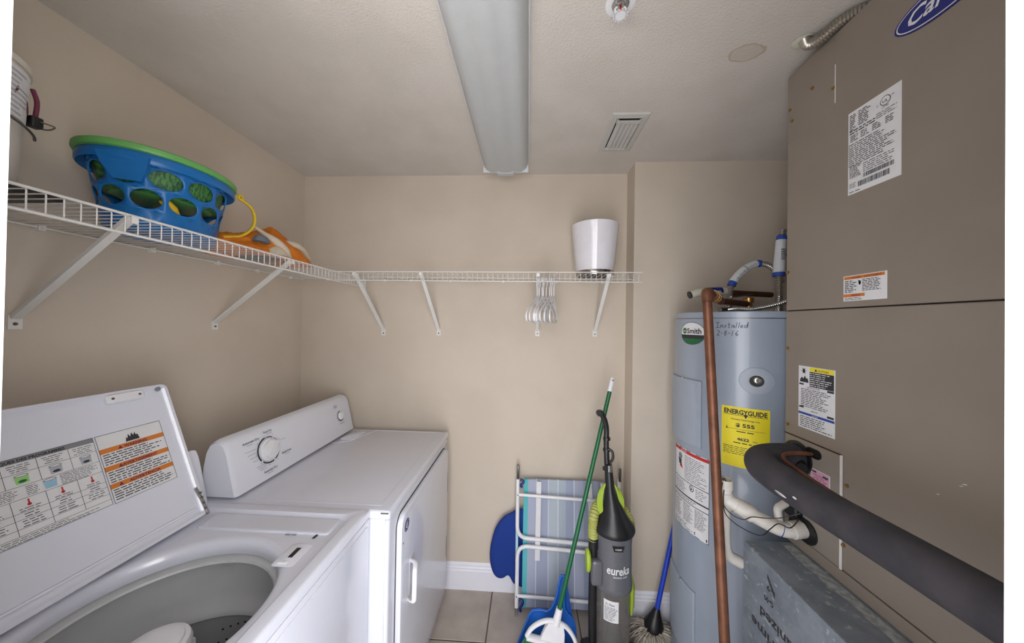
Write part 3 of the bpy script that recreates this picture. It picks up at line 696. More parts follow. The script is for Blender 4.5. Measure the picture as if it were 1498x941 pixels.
finish('pull_tab', T(smoothpath([(-1.125, .645, c[2]+.18), (-1.125, .647, c[2]+.215), (-1.130, .643, c[2]+.242)], 4), .004, 8), 'maroon', BU)
bm = bmesh.new(); box(bm, -1.32, -1.06, .40, .655, ZS+.003, ZS+.017, bev=.004); tag(finish('tray', bm, 'black', None, 40), 'flat black tray underneath the white bucket', 'tray')

# ------------------------------------------------------------------ ceiling light, vent, sprinkler, conduit
LT = thing('ceiling_light', 'long unlit fluorescent ceiling fixture with ribbed wraparound lens', 'ceiling light', (-.135, 1.07, H))
def lens_ring(y, s=1): 
    pr = [(-.120, 0), (-.122, -.012), (-.114, -.038), (-.100, -.054), (-.085, -.062), (-.068, -.063), (-.050, -.061), (-.034, -.066), (-.018, -.071), (0, -.0725), (.018, -.071), (.034, -.066), (.050, -.061), (.068, -.063), (.085, -.062), (.100, -.054), (.114, -.038), (.122, -.012), (.120, 0)]
    return [Vector((-.135+x*s, y, H+z*s)) for x, z in pr]
bm = bmesh.new(); loft(bm, [lens_ring(y) for y in (.47, .8, 1.2, 1.668)], True, True); finish('lens', fixn(bm), 'lens', LT, 50)
for y in (.455, 1.668):
    bm = bmesh.new(); box(bm, -.135-.122, -.135+.122, y, y+.010, H-.062, H, bev=.001); finish('end_cap', bm, 'fixture_end', LT)
bm = B(-.150-.03, -.135+.045, 1.655, 1.684, H-.0775, H-.0, bev=.002); finish('end_clip', bm, 'lens', LT)
bm = bmesh.new()
for x in (-.259, -.011):
    tube(bm, [(x, .47, H-.006), (x, 1.675, H-.006)], .004, 6)
finish('side_rail', fixn(bm), 'fixture_end', LT)

VT = thing('ceiling_vent', 'small rectangular white air register in the ceiling beside the light', 'vent', (.415, 1.44, H))
vx0, vx1, vy0, vy1 = .335, .492, 1.300, 1.585
bm = bmesh.new(); zz = H-.006
def rc(a, z): return [Vector((vx0+a, vy0+a, z)), Vector((vx1-a, vy0+a, z)), Vector((vx1-a, vy1-a, z)), Vector((vx0+a, vy1-a, z))]
loft(bm, [rc(0, H), rc(0, H-.003), rc(.004, H-.007), rc(.026, H-.009), rc(.028, H-.002)]); finish('frame', fixn(bm), 'vent', VT)
finish('throat', B(vx0+.027, vx1-.027, vy0+.027, vy1-.027, H-.0022, H-.0005), 'blackmatte', VT)
for k in range(5):
    x = vx0+.034+k*.0185
    bm = bmesh.new(); loft(bm, [[Vector((x, y, H-.003)), Vector((x+.003, y, H-.003)), Vector((x+.0165, y, H-.013)), Vector((x+.0135, y, H-.014))] for y in (vy0+.052, vy1-.028)], True, True); finish('slat', fixn(bm), 'vent', VT)
finish('cross_bar', B(vx0+.028, vx1-.028, vy0+.038, vy0+.054, H-.014, H-.003, bev=.001), 'vent', VT)
finish('cross_bar', B(vx0+.028, vx1-.028, vy1-.034, vy1-.028, H-.014, H-.003, bev=.001), 'vent', VT)
finish('lever_slot', B(vx0+.036, vx1-.036, vy0+.030, vy0+.036, H-.0105, H-.0085), 'black', VT)

SP = thing('fire_sprinkler', 'chrome and white sprinkler head hanging from the ceiling', 'sprinkler', (.238, .857, H))
sc = (.238, .857, 0)
bm = bmesh.new(); lathe(bm, [(.040, H), (.040, H-0.0019), (.034, H-0.0037), (.024, H-0.0037), (.022, H-0.0012)], sc, 40, False, True); finish('escutcheon', bm, 'plastic_white', SP, 40)
bm = bmesh.new(); lathe(bm, [(.021, H-0.0012), (.022, H-0.0062), (.018, H-0.0068), (.012, H-0.0074), (.010, H-0.0124)], sc, 32); finish('cup', bm, 'steel', SP, 40)
for s in (-1, 1):
    finish('frame_arm', T(smoothpath([(sc[0]+s*.009, sc[1], H-0.0112), (sc[0]+s*.015, sc[1], H-0.0198), (sc[0]+s*.004, sc[1], H-0.0322)], 4), .0028, 8), 'plastic_white', SP, 50)
bm = bmesh.new(); lathe(bm, [(.0025, H-0.0136), (.003, H-0.0223), (.0025, H-0.0298)], sc, 12); finish('glass_bulb', bm, 'red', SP, 50)
bm = bmesh.new(); lathe(bm, [(.005, H-0.0310), (.006, H-0.0341), (.016, H-0.0347), (.016, H-0.0357), (.003, H-0.0357)], sc, 24); finish('deflector', bm, 'plastic_white', SP, 40)
for k in range(12):
    a = 2*PI*k/12; q = Matrix.Rotation(a, 3, 'Z'); pts = [q@Vector(v)+Vector((sc[0], sc[1], 0)) for v in ((.014, -.0018, 0), (.020, -.0024, 0), (.020, .0024, 0), (.014, .0018, 0))]
    bm = bmesh.new(); loft(bm, [[Vector((v.x, v.y, H-0.0348)) for v in pts], [Vector((v.x, v.y, H-0.0357)) for v in pts]], True, True); finish('tooth', fixn(bm), 'plastic_white', SP)

CD = thing('flexible_conduit', 'short flexible metal conduit looping from ceiling over the air handler', 'conduit', (.832, .985, H))
finish('conduit', corrug(smoothpath([(.826, .985, 2.438), (.829, .972, 2.412), (.838, .945, 2.404), (.856, .905, 2.414), (.885, .880, 2.419), (.92, .875, 2.4155)], 10), .0140, .0065, .12, 12), 'hose_steel', CD, 60)
o = cloth('sealant', .822, .992, .022, .026, .008, 'pipe_cream', 4.4, 0, 12)
for v in o.data.vertices: v.co.z = H-.0005-v.co.z
child(o, CD)

# ------------------------------------------------------------------ air handler
XA, ya0, ya1 = .86, .55, 1.088
AH = thing('air_handler', 'tall taupe metal air handler cabinet on the right, covered in labels', 'air handler', (1.14, .82, .868))
finish('base_rail', B(XA, 1.42, ya0, ya1, .866, .902, bev=.003), 'taupe', AH)
finish('lower_cabinet', B(XA+.001, 1.419, ya0, ya1+.002, .905, 1.615, bev=.003), 'taupe', AH)
finish('upper_cabinet', B(XA, 1.42, ya0, ya1, 1.618, 2.400, bev=.003), 'taupe', AH)
finish('seam', B(XA+.006, 1.41, ya0+.006, ya1-.004, .90, 1.62), 'blackmatte', AH)
def af(u, v, h=0): return Vector((XA+.0005-h, -u, v))   # u = -Y so that it reads from the room
cp = finish('coil_panel', plate(-1.084, -.897, .906, 1.212, .003, af, [(0, 0), (0, .0025), (.001, .003)], 2), 'taupe_panel', AH)
finish('panel_edge', B(XA-.0042, XA-.001, .8955, .9005, .906, 1.214), 'wire_white', AH)
bm = B(XA-.0022, XA, .90, 1.088, 1.2125, 1.2155); finish('panel_lip', bm, 'copper_dark', AH)
up = finish('blower_panel', plate(-1.086, -.926, 2.175, 2.392, .002, af, [(0, 0), (0, .0008), (.0005, .001)], 2), 'taupe', AH)
finish('panel_edge', B(XA-.0018, XA-.0004, .9235, .9252, 2.20, 2.31), 'wire_white', AH)
def screw(y, z, k='brass', par=AH):
    bm = bmesh.new(); lathe(bm, [(.0048, XA), (.0045, XA-.004), (.002, XA-.005)], (0, y, z), 10, ax='x'); finish('screw', bm, k, par)
for y, z in ((.996, 2.297), (.931, 2.247), (1.078, 2.285), (1.069, 2.243), (1.080, 1.492), (1.080, 1.744), (1.078, 1.243), (.885, 1.138), (.893, .974)): screw(y, z)
# holes in the coil panel with rubber grommets
bm = plate(-1.005, -.955, 1.172, 1.200, .0135, af, [(0, .003), (0, .006), (.004, .006), (.005, .004)], 6); finish('line_hole', bm, 'black', AH)
bm = bmesh.new(); lathe(bm, [(.052, XA-.003), (.052, XA-.008), (.046, XA-.009)], (0, 1.035, 1.15), 28, ax='x'); finish('suction_grommet', bm, 'black', AH)
bm = plate(-1.062, -.965, .905, .975, .034, af, [(0, .003), (0, .007), (.004, .007), (.006, .005)], 8); finish('drain_hole', bm, 'black', AH)
bm = plate(-1.070, -1.015, .96, 1.045, .02, af, [(0, .003), (0, .02), (.005, .024)], 5); finish('drain_block', bm, 'black', AH)
# rating label
p = sticker('l', af, -.888, -.767, 1.920, 2.142, AH, segs=1)
p.disc(-.800, 2.118, .0115, .0115, 'ink'); p.disc(-.800, 2.118, .0098, .0098, 'paper', .0013); p.text('UL', -.800, 2.1135, .0105, 'ink', align='c'); p.text('C', -.819, 2.112, .006, 'ink'); p.text('US', -.787, 2.121, .005, 'ink'); p.text('LISTED', -.800, 2.102, .005, 'ink', align='c')
p.lines(-.884, -.868, 2.09, 2.135, 9, t=.5); p.lines(-.862, -.832, 2.095, 2.135, 8, t=.5)
p.lines(-.884, -.812, 2.080, 2.092, 2, t=.5, fill=.95); p.lines(-.82, -.772, 2.083, 2.098, 3)
for u in (-.882, -.856, -.829, -.80): p.lines(u, u+.020, 2.060, 2.078, 4, t=.5)
p.lines(-.886, -.775, 1.994, 2.056, 12, t=.42)
p.lines(-.884, -.855, 1.962, 1.995, 9, t=.5)
p.lines(-.850, -.775, 1.966, 1.992, 5)
u = -.850
while u < -.782: 
    w_ = random.choice((.0006, .0012, .0018)); p.quad(u, u+w_, 1.953, 1.964, 'ink'); u += w_+random.choice((.0007, .0012))
u = -.862
while u < -.79: 
    w_ = random.choice((.0006, .0012, .0018)); p.quad(u, u+w_, 1.934, 1.948, 'ink'); u += w_+random.choice((.0007, .0012))
p.lines(-.884, -.866, 1.936, 1.950, 4); p.lines(-.884, -.85, 1.923, 1.929, 1)
p.done('rating_label', AH, 'tall white rating label with barcodes')
p = sticker('l', af, -.898, -.794, 1.634, 1.702, AH, segs=1)
p.quad(-.896, -.799, 1.692, 1.700, 'orange'); p.text('WARNING', -.878, 1.6935, .006, 'maroon', w=.025); p.text('AVERTISSEMENT', -.845, 1.6935, .006, 'maroon', w=.04)
p.lines(-.894, -.862, 1.656, 1.690, 7, t=.45, center=False); p.lines(-.850, -.802, 1.658, 1.690, 8, t=.45); p.quad(-.897, -.844, 1.645, 1.653, 'orange'); p.text('WARNING', -.877, 1.6465, .006, 'maroon', w=.022)
p.disc(-.856, 1.681, .003, .006, 'ink'); p.poly([(-.860, 1.689), (-.8535, 1.680), (-.857, 1.674), (-.859, 1.68)], 'ink')
p.lines(-.894, -.848, 1.636, 1.644, 2)
p.done('shock_warning_label', AH, 'small label with two orange bands')
p = sticker('l', af, -1.037, -.919, 1.250, 1.442, AH, segs=1)
p.quad(-.998, -.922, 1.428, 1.440, 'yellow'); p.text('CAUTION', -.957, 1.430, .0085, 'ink', align='c'); p.poly([(-.982, 1.430), (-.974, 1.430), (-.978, 1.438)], 'ink', .0013)
p.quad(-.998, -.922, 1.382, 1.427, 'ink'); p.lines(-.996, -.926, 1.384, 1.426, 7, 'paper', .35, h=.0015)
p.poly([(-1.032, 1.392), (-1.030, 1.402), (-1.024, 1.408), (-1.020, 1.402), (-1.014, 1.413), (-1.010, 1.404), (-1.005, 1.406), (-1.001, 1.392)], 'ink'); p.disc(-1.018, 1.427, .005, .007, 'ink')
for a in range(6): 
    q = a*PI/3; p.poly([(-1.018, 1.427), (-1.018+.010*math.cos(q)-.001, 1.427+.010*math.sin(q)), (-1.018+.010*math.cos(q)+.0012, 1.427+.010*math.sin(q)+.001)], 'ink')
p.quad(-1.034, -1.018, 1.383, 1.388, 'ink'); p.quad(-.942, -.922, 1.375, 1.381, 'ink'); p.text('INSTALLATION', -.985, 1.376, .006, 'ink', align='c')
p.lines(-1.028, -.926, 1.316, 1.374, 11, t=.4); p.quad(-1.034, -1.018, 1.312, 1.317, 'ink'); p.quad(-.942, -.922, 1.302, 1.308, 'ink'); p.text('SERVICE', -.982, 1.306, .006, 'ink', align='c')
p.quad(-1.036, -.920, 1.292, 1.299, 'blueink'); p.text('NOTICE', -.980, 1.293, .0055, 'paper', align='c', h=.0016); p.lines(-1.03, -.926, 1.254, 1.289, 6, t=.4)
p.done('caution_label', AH, 'white caution label with yellow and blue bands')
p = sticker('l', lambda u, v, h=0: af(u, v, h+.003), -.988, -.929, 1.080, 1.141, AH, 'paper', segs=1)
p.quad(-.986, -.931, 1.082, 1.139, 'pink', .0009); p.quad(-.984, -.970, 1.132, 1.137, 'ink', .0012); p.quad(-.950, -.934, 1.128, 1.133, 'ink', .0012); p.lines(-.982, -.934, 1.085, 1.130, 8, 'maroon', .3, center=True)
p.done('pink_notice', AH, 'pink notice sticker')
# blue oval badge
def badge_f(u, v, h=0): return af(u, v, h)
p = Print(badge_f, ['navy'])
bcx, bcz = -.690, 2.262; a_, b_ = .090, .037
n = 48
for rr, hh, k in ((1, .0035, 'navy'), (.955, .0037, 'paper'), (.925, .0039, 'navy'), (.924, .0041, 'navy')): p.disc(bcx, bcz, a_*rr, b_*(1-(1-rr)*2), k, hh, n)
p.text('Carrier', bcx, bcz-.014, .047, 'paper', .0045, w=.135, align='c', slant=.35, bold=.015)
loft(p.bm, [[af(bcx+a_*math.cos(2*PI*i/n), bcz+b_*math.sin(2*PI*i/n), q) for i in range(n)] for q in (0, .0035)])
p.done('badge', AH, 'dark blue oval badge with white script lettering')
# scuffs
p = Print(af, ['paper'])
for y, z, s in ((.66, 1.155+.10, .004), (.665, 1.25, .003), (.70, 1.215, .003), (.735, 1.70, .003), (.745, 1.702, .002)): p.poly([(-y-s, z), (-y+s, z+s*.5), (-y+s*.6, z+s*.9), (-y-s*.7, z+s*.4)], 'paper' if z < 1.6 else 'ink', .0004)
p.done('scuff_marks', AH)

# ------------------------------------------------------------------ galvanised plenum under it
GX, gy0, gy1, gz = .712, .40, 1.062, .866
GP = thing('metal_plenum', 'scratched galvanized sheet metal box the air handler stands on', 'plenum', (1.06, .75, 0))
finish('plenum_body', B(GX, 1.42, gy0, gy1, .0, gz, bev=.004), 'galv', GP)
bm = bmesh.new(); V = []
for i in range(41):
    y = gy1-.02-(gy1-gy0-.04)*i/40; wd = .018+.010*noise.noise(Vector((y*14, 3, 0)))+.012*noise.noise(Vector((y*4, 9, 0)))
    V.append((bm.verts.new((.852, y, gz+.0006)), bm.verts.new((.838-wd*1.2, y, gz+.0006))))
for a, b in zip(V, V[1:]): bm.faces.new((a[0], a[1], b[1], b[0]))
finish('mastic_smear', bm, 'galv_dust', GP)
finish('corner_seam', T([(GX-.0005, gy1-.02, gz-.001), (GX-.0005, gy0, gz-.001)], .0018, 6), 'galv', GP)
def gf(u, v, h=0): return Vector((GX-.0003-h, -u, v))
p = Print(lambda u, v, h=0: gf(-u-1.86, -v+1.6, h*.5), ['ink'])   # stencilled upside down
def gt(s, y_right, z_base, size, w_, k='ink'):
    # baseline at z_base, letters hang downwards, first letter nearest the doorway
    p.text(s, y_right-1.86, 1.6-z_base, size, k, .001, w=w_, bold=.022)
gt('prime', .905, .665, .040, .115); gt('galvanized', .800, .722, .040, .185); gt('G-90', .935, .770, .022, .035); gt('1-9', .930, .805, .020, .03)
p.done('stencil', GP, 'black stencilled lettering, upside down')
p = Print(gf, ['ink']); p.poly([(-.958, .838), (-.930, .800), (-.930, .788), (-.958, .826)], 'ink', .0006); p.done('stencil_bar', GP)

# ------------------------------------------------------------------ suction line, liquid line, PVC drain, wire
pth = smoothpath([(.868, 1.035, 1.15), (.80, 1.035, 1.15), (.745, 1.022, 1.148), (.710, .985, 1.146), (.698, .93, 1.143), (.698, .80, 1.14), (.70, .60, 1.143), (.70, .40, 1.145), (.70, .25, 1.145)], 8)
SL = thing('suction_line', 'thick black foam-insulated refrigerant pipe bending out of the air handler', 'pipe', (.86, 1.035, 1.15))
finish('foam_sleeve', T(pth, .0415, 28), 'foam_black', SL, 60)
bm = bmesh.new()
def tear(cy, cz_ang, L, wdt):
    V = []
    for i in range(9):
        t = i/8; y = cy+L*(t-.5); hw = wdt*math.sin(PI*t)**.6*(.7+.5*noise.noise(Vector((y*200, 1, 2))))
        a = math.radians(cz_ang)
        V.append([bm.verts.new((.698+.0422*math.cos(a+s*hw/.042), y, 1.141+.0422*math.sin(a+s*hw/.042))) for s in (-1, 1)])
    for a, b in zip(V, V[1:]): bm.faces.new((a[0], a[1], b[1], b[0]))
tear(.845, 196, .040, .0055); tear(.80, 176, .013, .0035)
finish('torn_patch', bm, 'paper', SL)
LL = T(smoothpath([(.862, .985, 1.182), (.83, .988, 1.182), (.800, .99, 1.180), (.775, .985, 1.176), (.762, .965, 1.170), (.760, .93, 1.163), (.756, .80, 1.152), (.752, .6, 1.150), (.752, .25, 1.150)], 8), .0058, 12)
tag(finish('copper_line', LL, 'copper', None, 60), 'thin bare copper tube running on top of the black insulated pipe', 'pipe')
o = T(smoothpath([(.862, 1.045, 1.185), (.845, 1.02, 1.165), (.835, 1.0, 1.145), (.828, .985, 1.140)], 5), .014, 10); finish('tape_wrap', o, 'black', SL, 50)

PV = thing('drain_pipe', 'white PVC condensate drain with open vent stub beside the copper pipe', 'pipe', (.75, 1.0, .9))
A0 = Vector((.862, 1.015, .940)); A1 = Vector((.80, 1.01, .932)); A2 = Vector((.755, 1.035, .945)); A3 = Vector((.690, 1.072, .975)); A4 = Vector((.668, 1.085, .985))
finish('elbow_run', T(rounded([A0, A1, A2, A3, A4], .035, 6), .0215, 18), 'pvc', PV, 50)
d = (A0-A1).normalized()
finish('collar', T([A0+d*-.008-d*.035, A0-d*.008], .0245, 18), 'pvc', PV, 50)
finish('collar', T([A2+(A3-A2)*.35, A2+(A3-A2)*.95], .0252, 18), 'pvc', PV, 50)
bm = bmesh.new(); c4 = (.668, 1.088, 0)
lathe(bm, [(.023, .955), (.0245, .957), (.0245, 1.005), (.0215, 1.007), (.0215, 1.018), (.0240, 1.020), (.0240, 1.050), (.0205, 1.050), (.0205, 1.00)], c4, 24, True, True); finish('vent_tee', bm, 'pvc', PV, 40)
finish('trap', T(rounded([(.668, 1.088, .96), (.666, 1.088, .86), (.672, 1.086, .80), (.72, 1.084, .775)], .05, 8), .018, 16), 'pvc', PV, 50)
finish('small_branch', T(rounded([(.80, 1.03, .945), (.80, 1.04, .985), (.83, 1.045, 1.0)], .012, 5), .011, 14), 'pvc', PV, 50)
bm = T([A1+(A2-A1)*.1+Vector((0, 0, 0)), A1+(A2-A1)*.13], .0219, 18); finish('pipe_ring', bm, 'blueink', PV, 50)
wr = smoothpath([(.80, .955, 1.02), (.775, .97, 1.0), (.76, .985, .985), (.735, 1.0, .975), (.71, 1.02, .965), (.69, 1.03, .95), (.665, 1.045, .955), (.648, 1.06, .975), (.640, 1.065, 1.0), (.648, 1.07, 1.035), (.655, 1.075, 1.055), (.662, 1.075, 1.050), (.658, 1.072, 1.035), (.65, 1.065, 1.0), (.645, 1.05, .96), (.66, 1.03, .94), (.69, 1.0, .93), (.715, .985, .932), (.735, .98, .955), (.755, .975, .975), (.78, .965, .97), (.80, .96, 1.0)], 6)
tag(finish('black_wire', T(wr, .0016, 6), 'black', None, 60), 'thin black wire looped over the white PVC drain', 'wire')

# ------------------------------------------------------------------ water heater
hx_, hy_, hr, hz = .944, 1.42, .268, 1.620
WH = thing('water_heater', 'tall grey cylindrical water heater in the back right corner', 'water heater', (hx_, hy_, 0))
bm = bmesh.new(); lathe(bm, [(.25, .0), (.25, .03), (hr, .032), (hr, hz-.028), (hr+.0015, hz-.027), (hr+.0015, hz-.003), (hr-.002, hz), (.0, hz+.001)], (hx_, hy_, 0), 96, True, False); finish('tank', bm, 'heater', WH, 30)
bm = bmesh.new(); lathe(bm, [(hr+.0018, hz-.0275), (hr+.0022, hz-.0262), (hr+.0018, hz-.025)], (hx_, hy_, 0), 96, False, False); finish('top_seam', bm, 'steel_dark', WH, 30)
def hf(u, v, h=0):  # u = degrees*r arc from facing -Y toward +X
    a = u/hr; r = hr+h; return Vector((hx_+r*math.sin(a), hy_-r*math.cos(a), v))
dg = math.radians
def U_(deg): return dg(deg)*hr
def curved_panel(name, d0, d1, z0, z1, depth=.014):
    # access cover: raised plate bent to the tank, loft of strips across the arc
    bm = bmesh.new(); n = 12; u0, u1 = U_(d0), U_(d1); rings = []
    for ins, hh in ((0, .0005), (.0005, depth*.8), (.004, depth), (.010, depth)):
        rg = []
        for i in range(n+1): rg.append(hf(u0+ins+(u1-u0-2*ins)*i/n, z0+ins, hh))
        for i in range(n+1): rg.append(hf(u1-ins-(u1-u0-2*ins)*i/n, z1-ins, hh))
        rings.append(rg)
    vs = loft(bm, rings); L = vs[-1]; m = len(L)
    for i in range(n): bm.faces.new((L[i], L[i+1], L[m-2-i], L[m-1-i]))
    return finish(name, fixn(bm), 'heater_panel', WH, 30)
a = curved_panel('upper_access_cover', -108, -63, 1.065, 1.338, .009); b = curved_panel('lower_access_cover', -108, -67, .19, .475, .009)
for pz, par in ((1.334, a), (.470, b)):
    bm = bmesh.new(); q = hf(U_(-83), pz, .008); lathe(bm, [(.005, 0), (.004, .008)], q, 10); finish('screw', bm, 'steel', par)
for d in (-70, -67.5):
    bm = bmesh.new(); tube(bm, [hf(U_(d), 1.08, .0085), hf(U_(d), 1.325, .0085)], .0022, 6); finish('rib', fixn(bm), 'heater_panel', a)
# element plug disc
nrm = Vector((math.sin(dg(-25)), -math.cos(dg(-25)), 0)); rot = nrm.to_track_quat('Z', 'Y').to_matrix(); cc = hf(U_(-25), 1.365, 0)
bm = bmesh.new(); n = 40; rings = []
for rr, hh in ((.053, .0003), (.052, .003), (.026, .006), (.022, .005), (.021, -.001)):
    rings.append([hf(U_(-25)+rr*math.cos(2*PI*i/n), 1.365+rr*.93*math.sin(2*PI*i/n), hh) for i in range(n)])
loft(bm, rings); dial = finish('nipple_disc', fixn(bm), 'heater_panel', WH, 30)
bm = bmesh.new(); lathe(bm, [(.021, .0006), (.020, .0012)], cc, 24, rot=rot); finish('recess', bm, 'black', dial)
bm = bmesh.new(); lathe(bm, [(.013, .001), (.013, .006), (.010, .009), (.007, .0095), (.006, .006), (.001, .006)], cc+Vector((.003, 0, .003)), 20, rot=rot); finish('hex_plug', bm, 'steel', dial)
# oval maker's badge
p = Print(hf, ['paper']); cu, cv = U_(-74.5), 1.531
def oval(k, ru, rv, h, cut=None, ring_=24):
    # strips so that the disc follows the curve
    n = 20
    for i in range(n):
        a0, a1 = -ru+2*ru*i/n, -ru+2*ru*(i+1)/n
        f0, f1 = rv*math.sqrt(max(0, 1-(a0/ru)**2)), rv*math.sqrt(max(0, 1-(a1/ru)**2))
        t0, t1 = (f0, f1) if cut is None else (min(f0, cut), min(f1, cut)); 
        if -f0 >= t0 and -f1 >= t1: continue
        p.poly([(cu+a0, cv-f0), (cu+a1, cv-f1), (cu+a1, cv+max(t1, -f1+1e-5)), (cu+a0, cv+max(t0, -f0+1e-5))], k, h)
oval('ink', .066, .0475, .0008); oval('paper', .064, .0455, .0011); oval('greenink', .064, .0455, .0014, -.012); oval('ink', .064, .0455, .0016, -.006)
oval('greenink', .064, .0455, .0019, -.022)
p.disc(cu-.038, cv+.010, .013, .013, 'greenink', .0016, 18); p.text('AO', cu-.038, cv+.0055, .012, 'paper', .0019, align='c'); p.text('Smith', cu-.023, cv+.0, .030, 'ink', .0018, w=.072, bold=.028)
p.done('maker_badge', WH, 'white oval badge with green base')
# handwriting
p = Print(hf, ['ink'])
def pen(pts, u0, v0, s):
    for (a, b), (c, d) in zip(pts, pts[1:]):
        q = Vector((c-a, d-b)); 
        if q.length < 1e-6: continue
        nn = Vector((-q.y, q.x)).normalized()*.045
        p.poly([(u0+(a-nn.x)*s, v0+(b-nn.y)*s), (u0+(a+nn.x)*s, v0+(b+nn.y)*s), (u0+(c+nn.x)*s, v0+(d+nn.y)*s), (u0+(c-nn.x)*s, v0+(d-nn.y)*s)], 'ink', .0008)
G = {'I': [[(0, 1), (.7, 1)], [(.35, 1), (.35, 0)], [(0, 0), (.75, 0)]], 'n': [[(0, .5), (.05, 0), (.1, .45), (.35, .5), (.4, 0)]], 's': [[(.35, .5), (.1, .45), (.3, .2), (0, 0)]], 't': [[(.2, .95), (.15, 0), (.35, .05)], [(0, .6), (.4, .62)]],
     'a': [[(.4, .5), (.1, .45), (.05, .1), (.35, .1), (.4, .5), (.5, 0)]], 'l': [[(.1, 0), (.3, 1.05)]], 'e': [[(.05, .25), (.4, .35), (.3, .55), (.05, .35), (.1, .05), (.45, .1)]], 'd': [[(.4, .5), (.1, .45), (.05, .1), (.35, .1), (.6, 1.1), (.5, 0)]],
     '2': [[(0, .8), (.3, 1), (.45, .75), (0, 0), (.5, 0)]], '-': [[(.05, .5), (.4, .5)]], '8': [[(.35, .9), (.1, .8), (.4, .3), (.2, 0), (.05, .3), (.45, .85), (.35, .9)]], '1': [[(.3, 1), (.1, 0)]], '6': [[(.5, 1), (.1, .4), (.25, 0), (.5, .3), (.15, .4)]]}
def write(s, u, v, sz):
    for ch in s:
        for st in G[ch]: pen(st, u, v, sz)
        u += sz*(.85 if ch == 'I' else .38 if ch == 'l' else .58)
write('Installed', U_(-52.5), 1.557, .020); write('2-8-16', U_(-51.5), 1.527, .020)
p.done('handwriting', WH, 'handwritten installation note in black marker')
# yellow energy label
def sk(u, v, h=0): return hf(u, v, h)
p = sticker('e', sk, U_(-47.5), U_(-16.5), 1.040, 1.262, WH, 'yellow', segs=14)
u0 = U_(-47.5); WD = U_(31)
p.text('ENERGYGUIDE', u0+.008, 1.236, .024, 'ink', w=WD-.016, bold=.038); p.poly([(u0+WD*.46, 1.237), (u0+WD*.56, 1.237), (u0+WD*.51, 1.222)], 'ink', .0015); p.quad(u0+.006, u0+WD-.006, 1.231, 1.2325, 'ink', .0012, 8)
p.text('Estimated Yearly Energy Cost', u0+WD*.5, 1.214, .008, 'ink', align='c', w=.085); p.text('$ 555', u0+WD*.5, 1.190, .018, 'ink', align='c', w=.056, bold=.035)
p.quad(u0+.018, u0+WD-.014, 1.180, 1.181, 'ink', .0012, 8); p.poly([(u0+.014, 1.178), (u0+.020, 1.178), (u0+.017, 1.190)], 'ink'); p.lines(u0+.02, u0+WD-.02, 1.168, 1.178, 1, center=True, fill=.6)
p.text('4622', u0+WD*.46, 1.140, .014, 'ink', align='c', w=.036, bold=.035); p.text('kWh', u0+WD*.66, 1.140, .007, 'ink'); p.lines(u0+.035, u0+WD-.035, 1.126, 1.136, 1, center=True)
p.lines(u0+.006, u0+WD-.012, 1.085, 1.118, 5, t=.3)
p.done('energy_label', WH, 'yellow energy guide label')
# warning label
p = sticker('w', sk, U_(-97), U_(-56), .700, 1.034, WH, 'paper', segs=16)
u0, u1 = U_(-97), U_(-56)
p.quad(u0+.002, u1-.002, 1.018, 1.031, 'red', .0012, 10); p.text('DANGER', u0+.05, 1.0205, .009, 'paper', .0016)
p.quad(u0+.002, u1-.002, .900, .903, 'ink', .0012, 10); p.frame(u0, u1, .700, 1.034, .002, 'ink', .0013)
p.disc(u0+.045, .995, .014, .014, 'greyink'); p.poly([(u0+.05, .975), (u0+.064, .945), (u0+.040, .950)], 'red'); p.poly([(u0+.03, .985), (u0+.055, .98), (u0+.05, .955), (u0+.035, .96)], 'ink', .0013)
p.lines(u0+.075, u1-.008, .908, 1.012, 14, t=.3); p.disc(u0+.115, .885, .012, .013, 'ink'); p.disc(u0+.115, .885, .009, .010, 'paper', .0013); p.poly([(u0+.109, .892), (u0+.112, .876), (u0+.121, .883)], 'ink', .0016)
p.lines(u0+.135, u1-.01, .855, .895, 5, t=.3); p.lines(u0+.01, u0+.10, .850, .895, 6, t=.3); p.quad(u0+.002, u1-.002, .838, .844, 'ink', .0012, 10)
p.lines(u0+.008, u1-.008, .822, .836, 2); p.quad(u0+.002, u1-.002, .816, .819, 'ink', .0012, 10)
for q in range(3): p.lines(u0+.008+q*.062, u0+.062+q*.062, .735, .812, 14, 'ink', .35)
p.quad(u1-.062, u1-.006, .706, .717, 'ink'); p.lines(u1-.06, u1-.008, .708, .715, 1, 'paper', .5, h=.0015); p.lines(u0+.008, u1-.07, .706, .728, 3)
p.done('warning_label', WH, 'tall white warning label with red heading')
bm = bmesh.new(); q = Print(hf, ['yellow']); q.quad(U_(-66), U_(-56), .18, .262, 'yellow', .001, 4); q.poly([(U_(-66), .262), (U_(-56), .262), (U_(-64), .275)], 'yellow', .001); q.done('yellow_tag', WH)

# plumbing on top of the heater (all pieces measured on planes near the tank axis)
CP = thing('relief_pipe', 'tall copper relief pipe dropping in front of the water heater', 'pipe', (.60, .93, 0))
finish('drop_pipe', T(rounded([(.775, 1.30, 1.664), (.622, 1.125, 1.682), (.622, 1.115, 1.60), (.618, .94, .03)], .022, 8), .0148, 18), 'copper', CP, 60)
finish('cross_pipe', T([(.775, 1.30, 1.664), (.93, 1.38, 1.660)], .0125, 16), 'copper_dark', CP, 60)
dd = (Vector((.775, 1.30, 1.664))-Vector((.622, 1.125, 1.682))).normalized(); c0 = Vector((.622, 1.125, 1.682))
finish('elbow', T(rounded([c0+dd*.035, c0, (.622, 1.116, 1.645)], .024, 8), .0178, 18), 'copper', CP, 60)
for s in (.105, .135): finish('coupling_ring', T([c0+dd*s, c0+dd*(s+.006)], .0205, 18), 'brass', CP, 60)
finish('coupling', T([c0+dd*.085, c0+dd*.15], .0182, 18), 'copper', CP, 60)
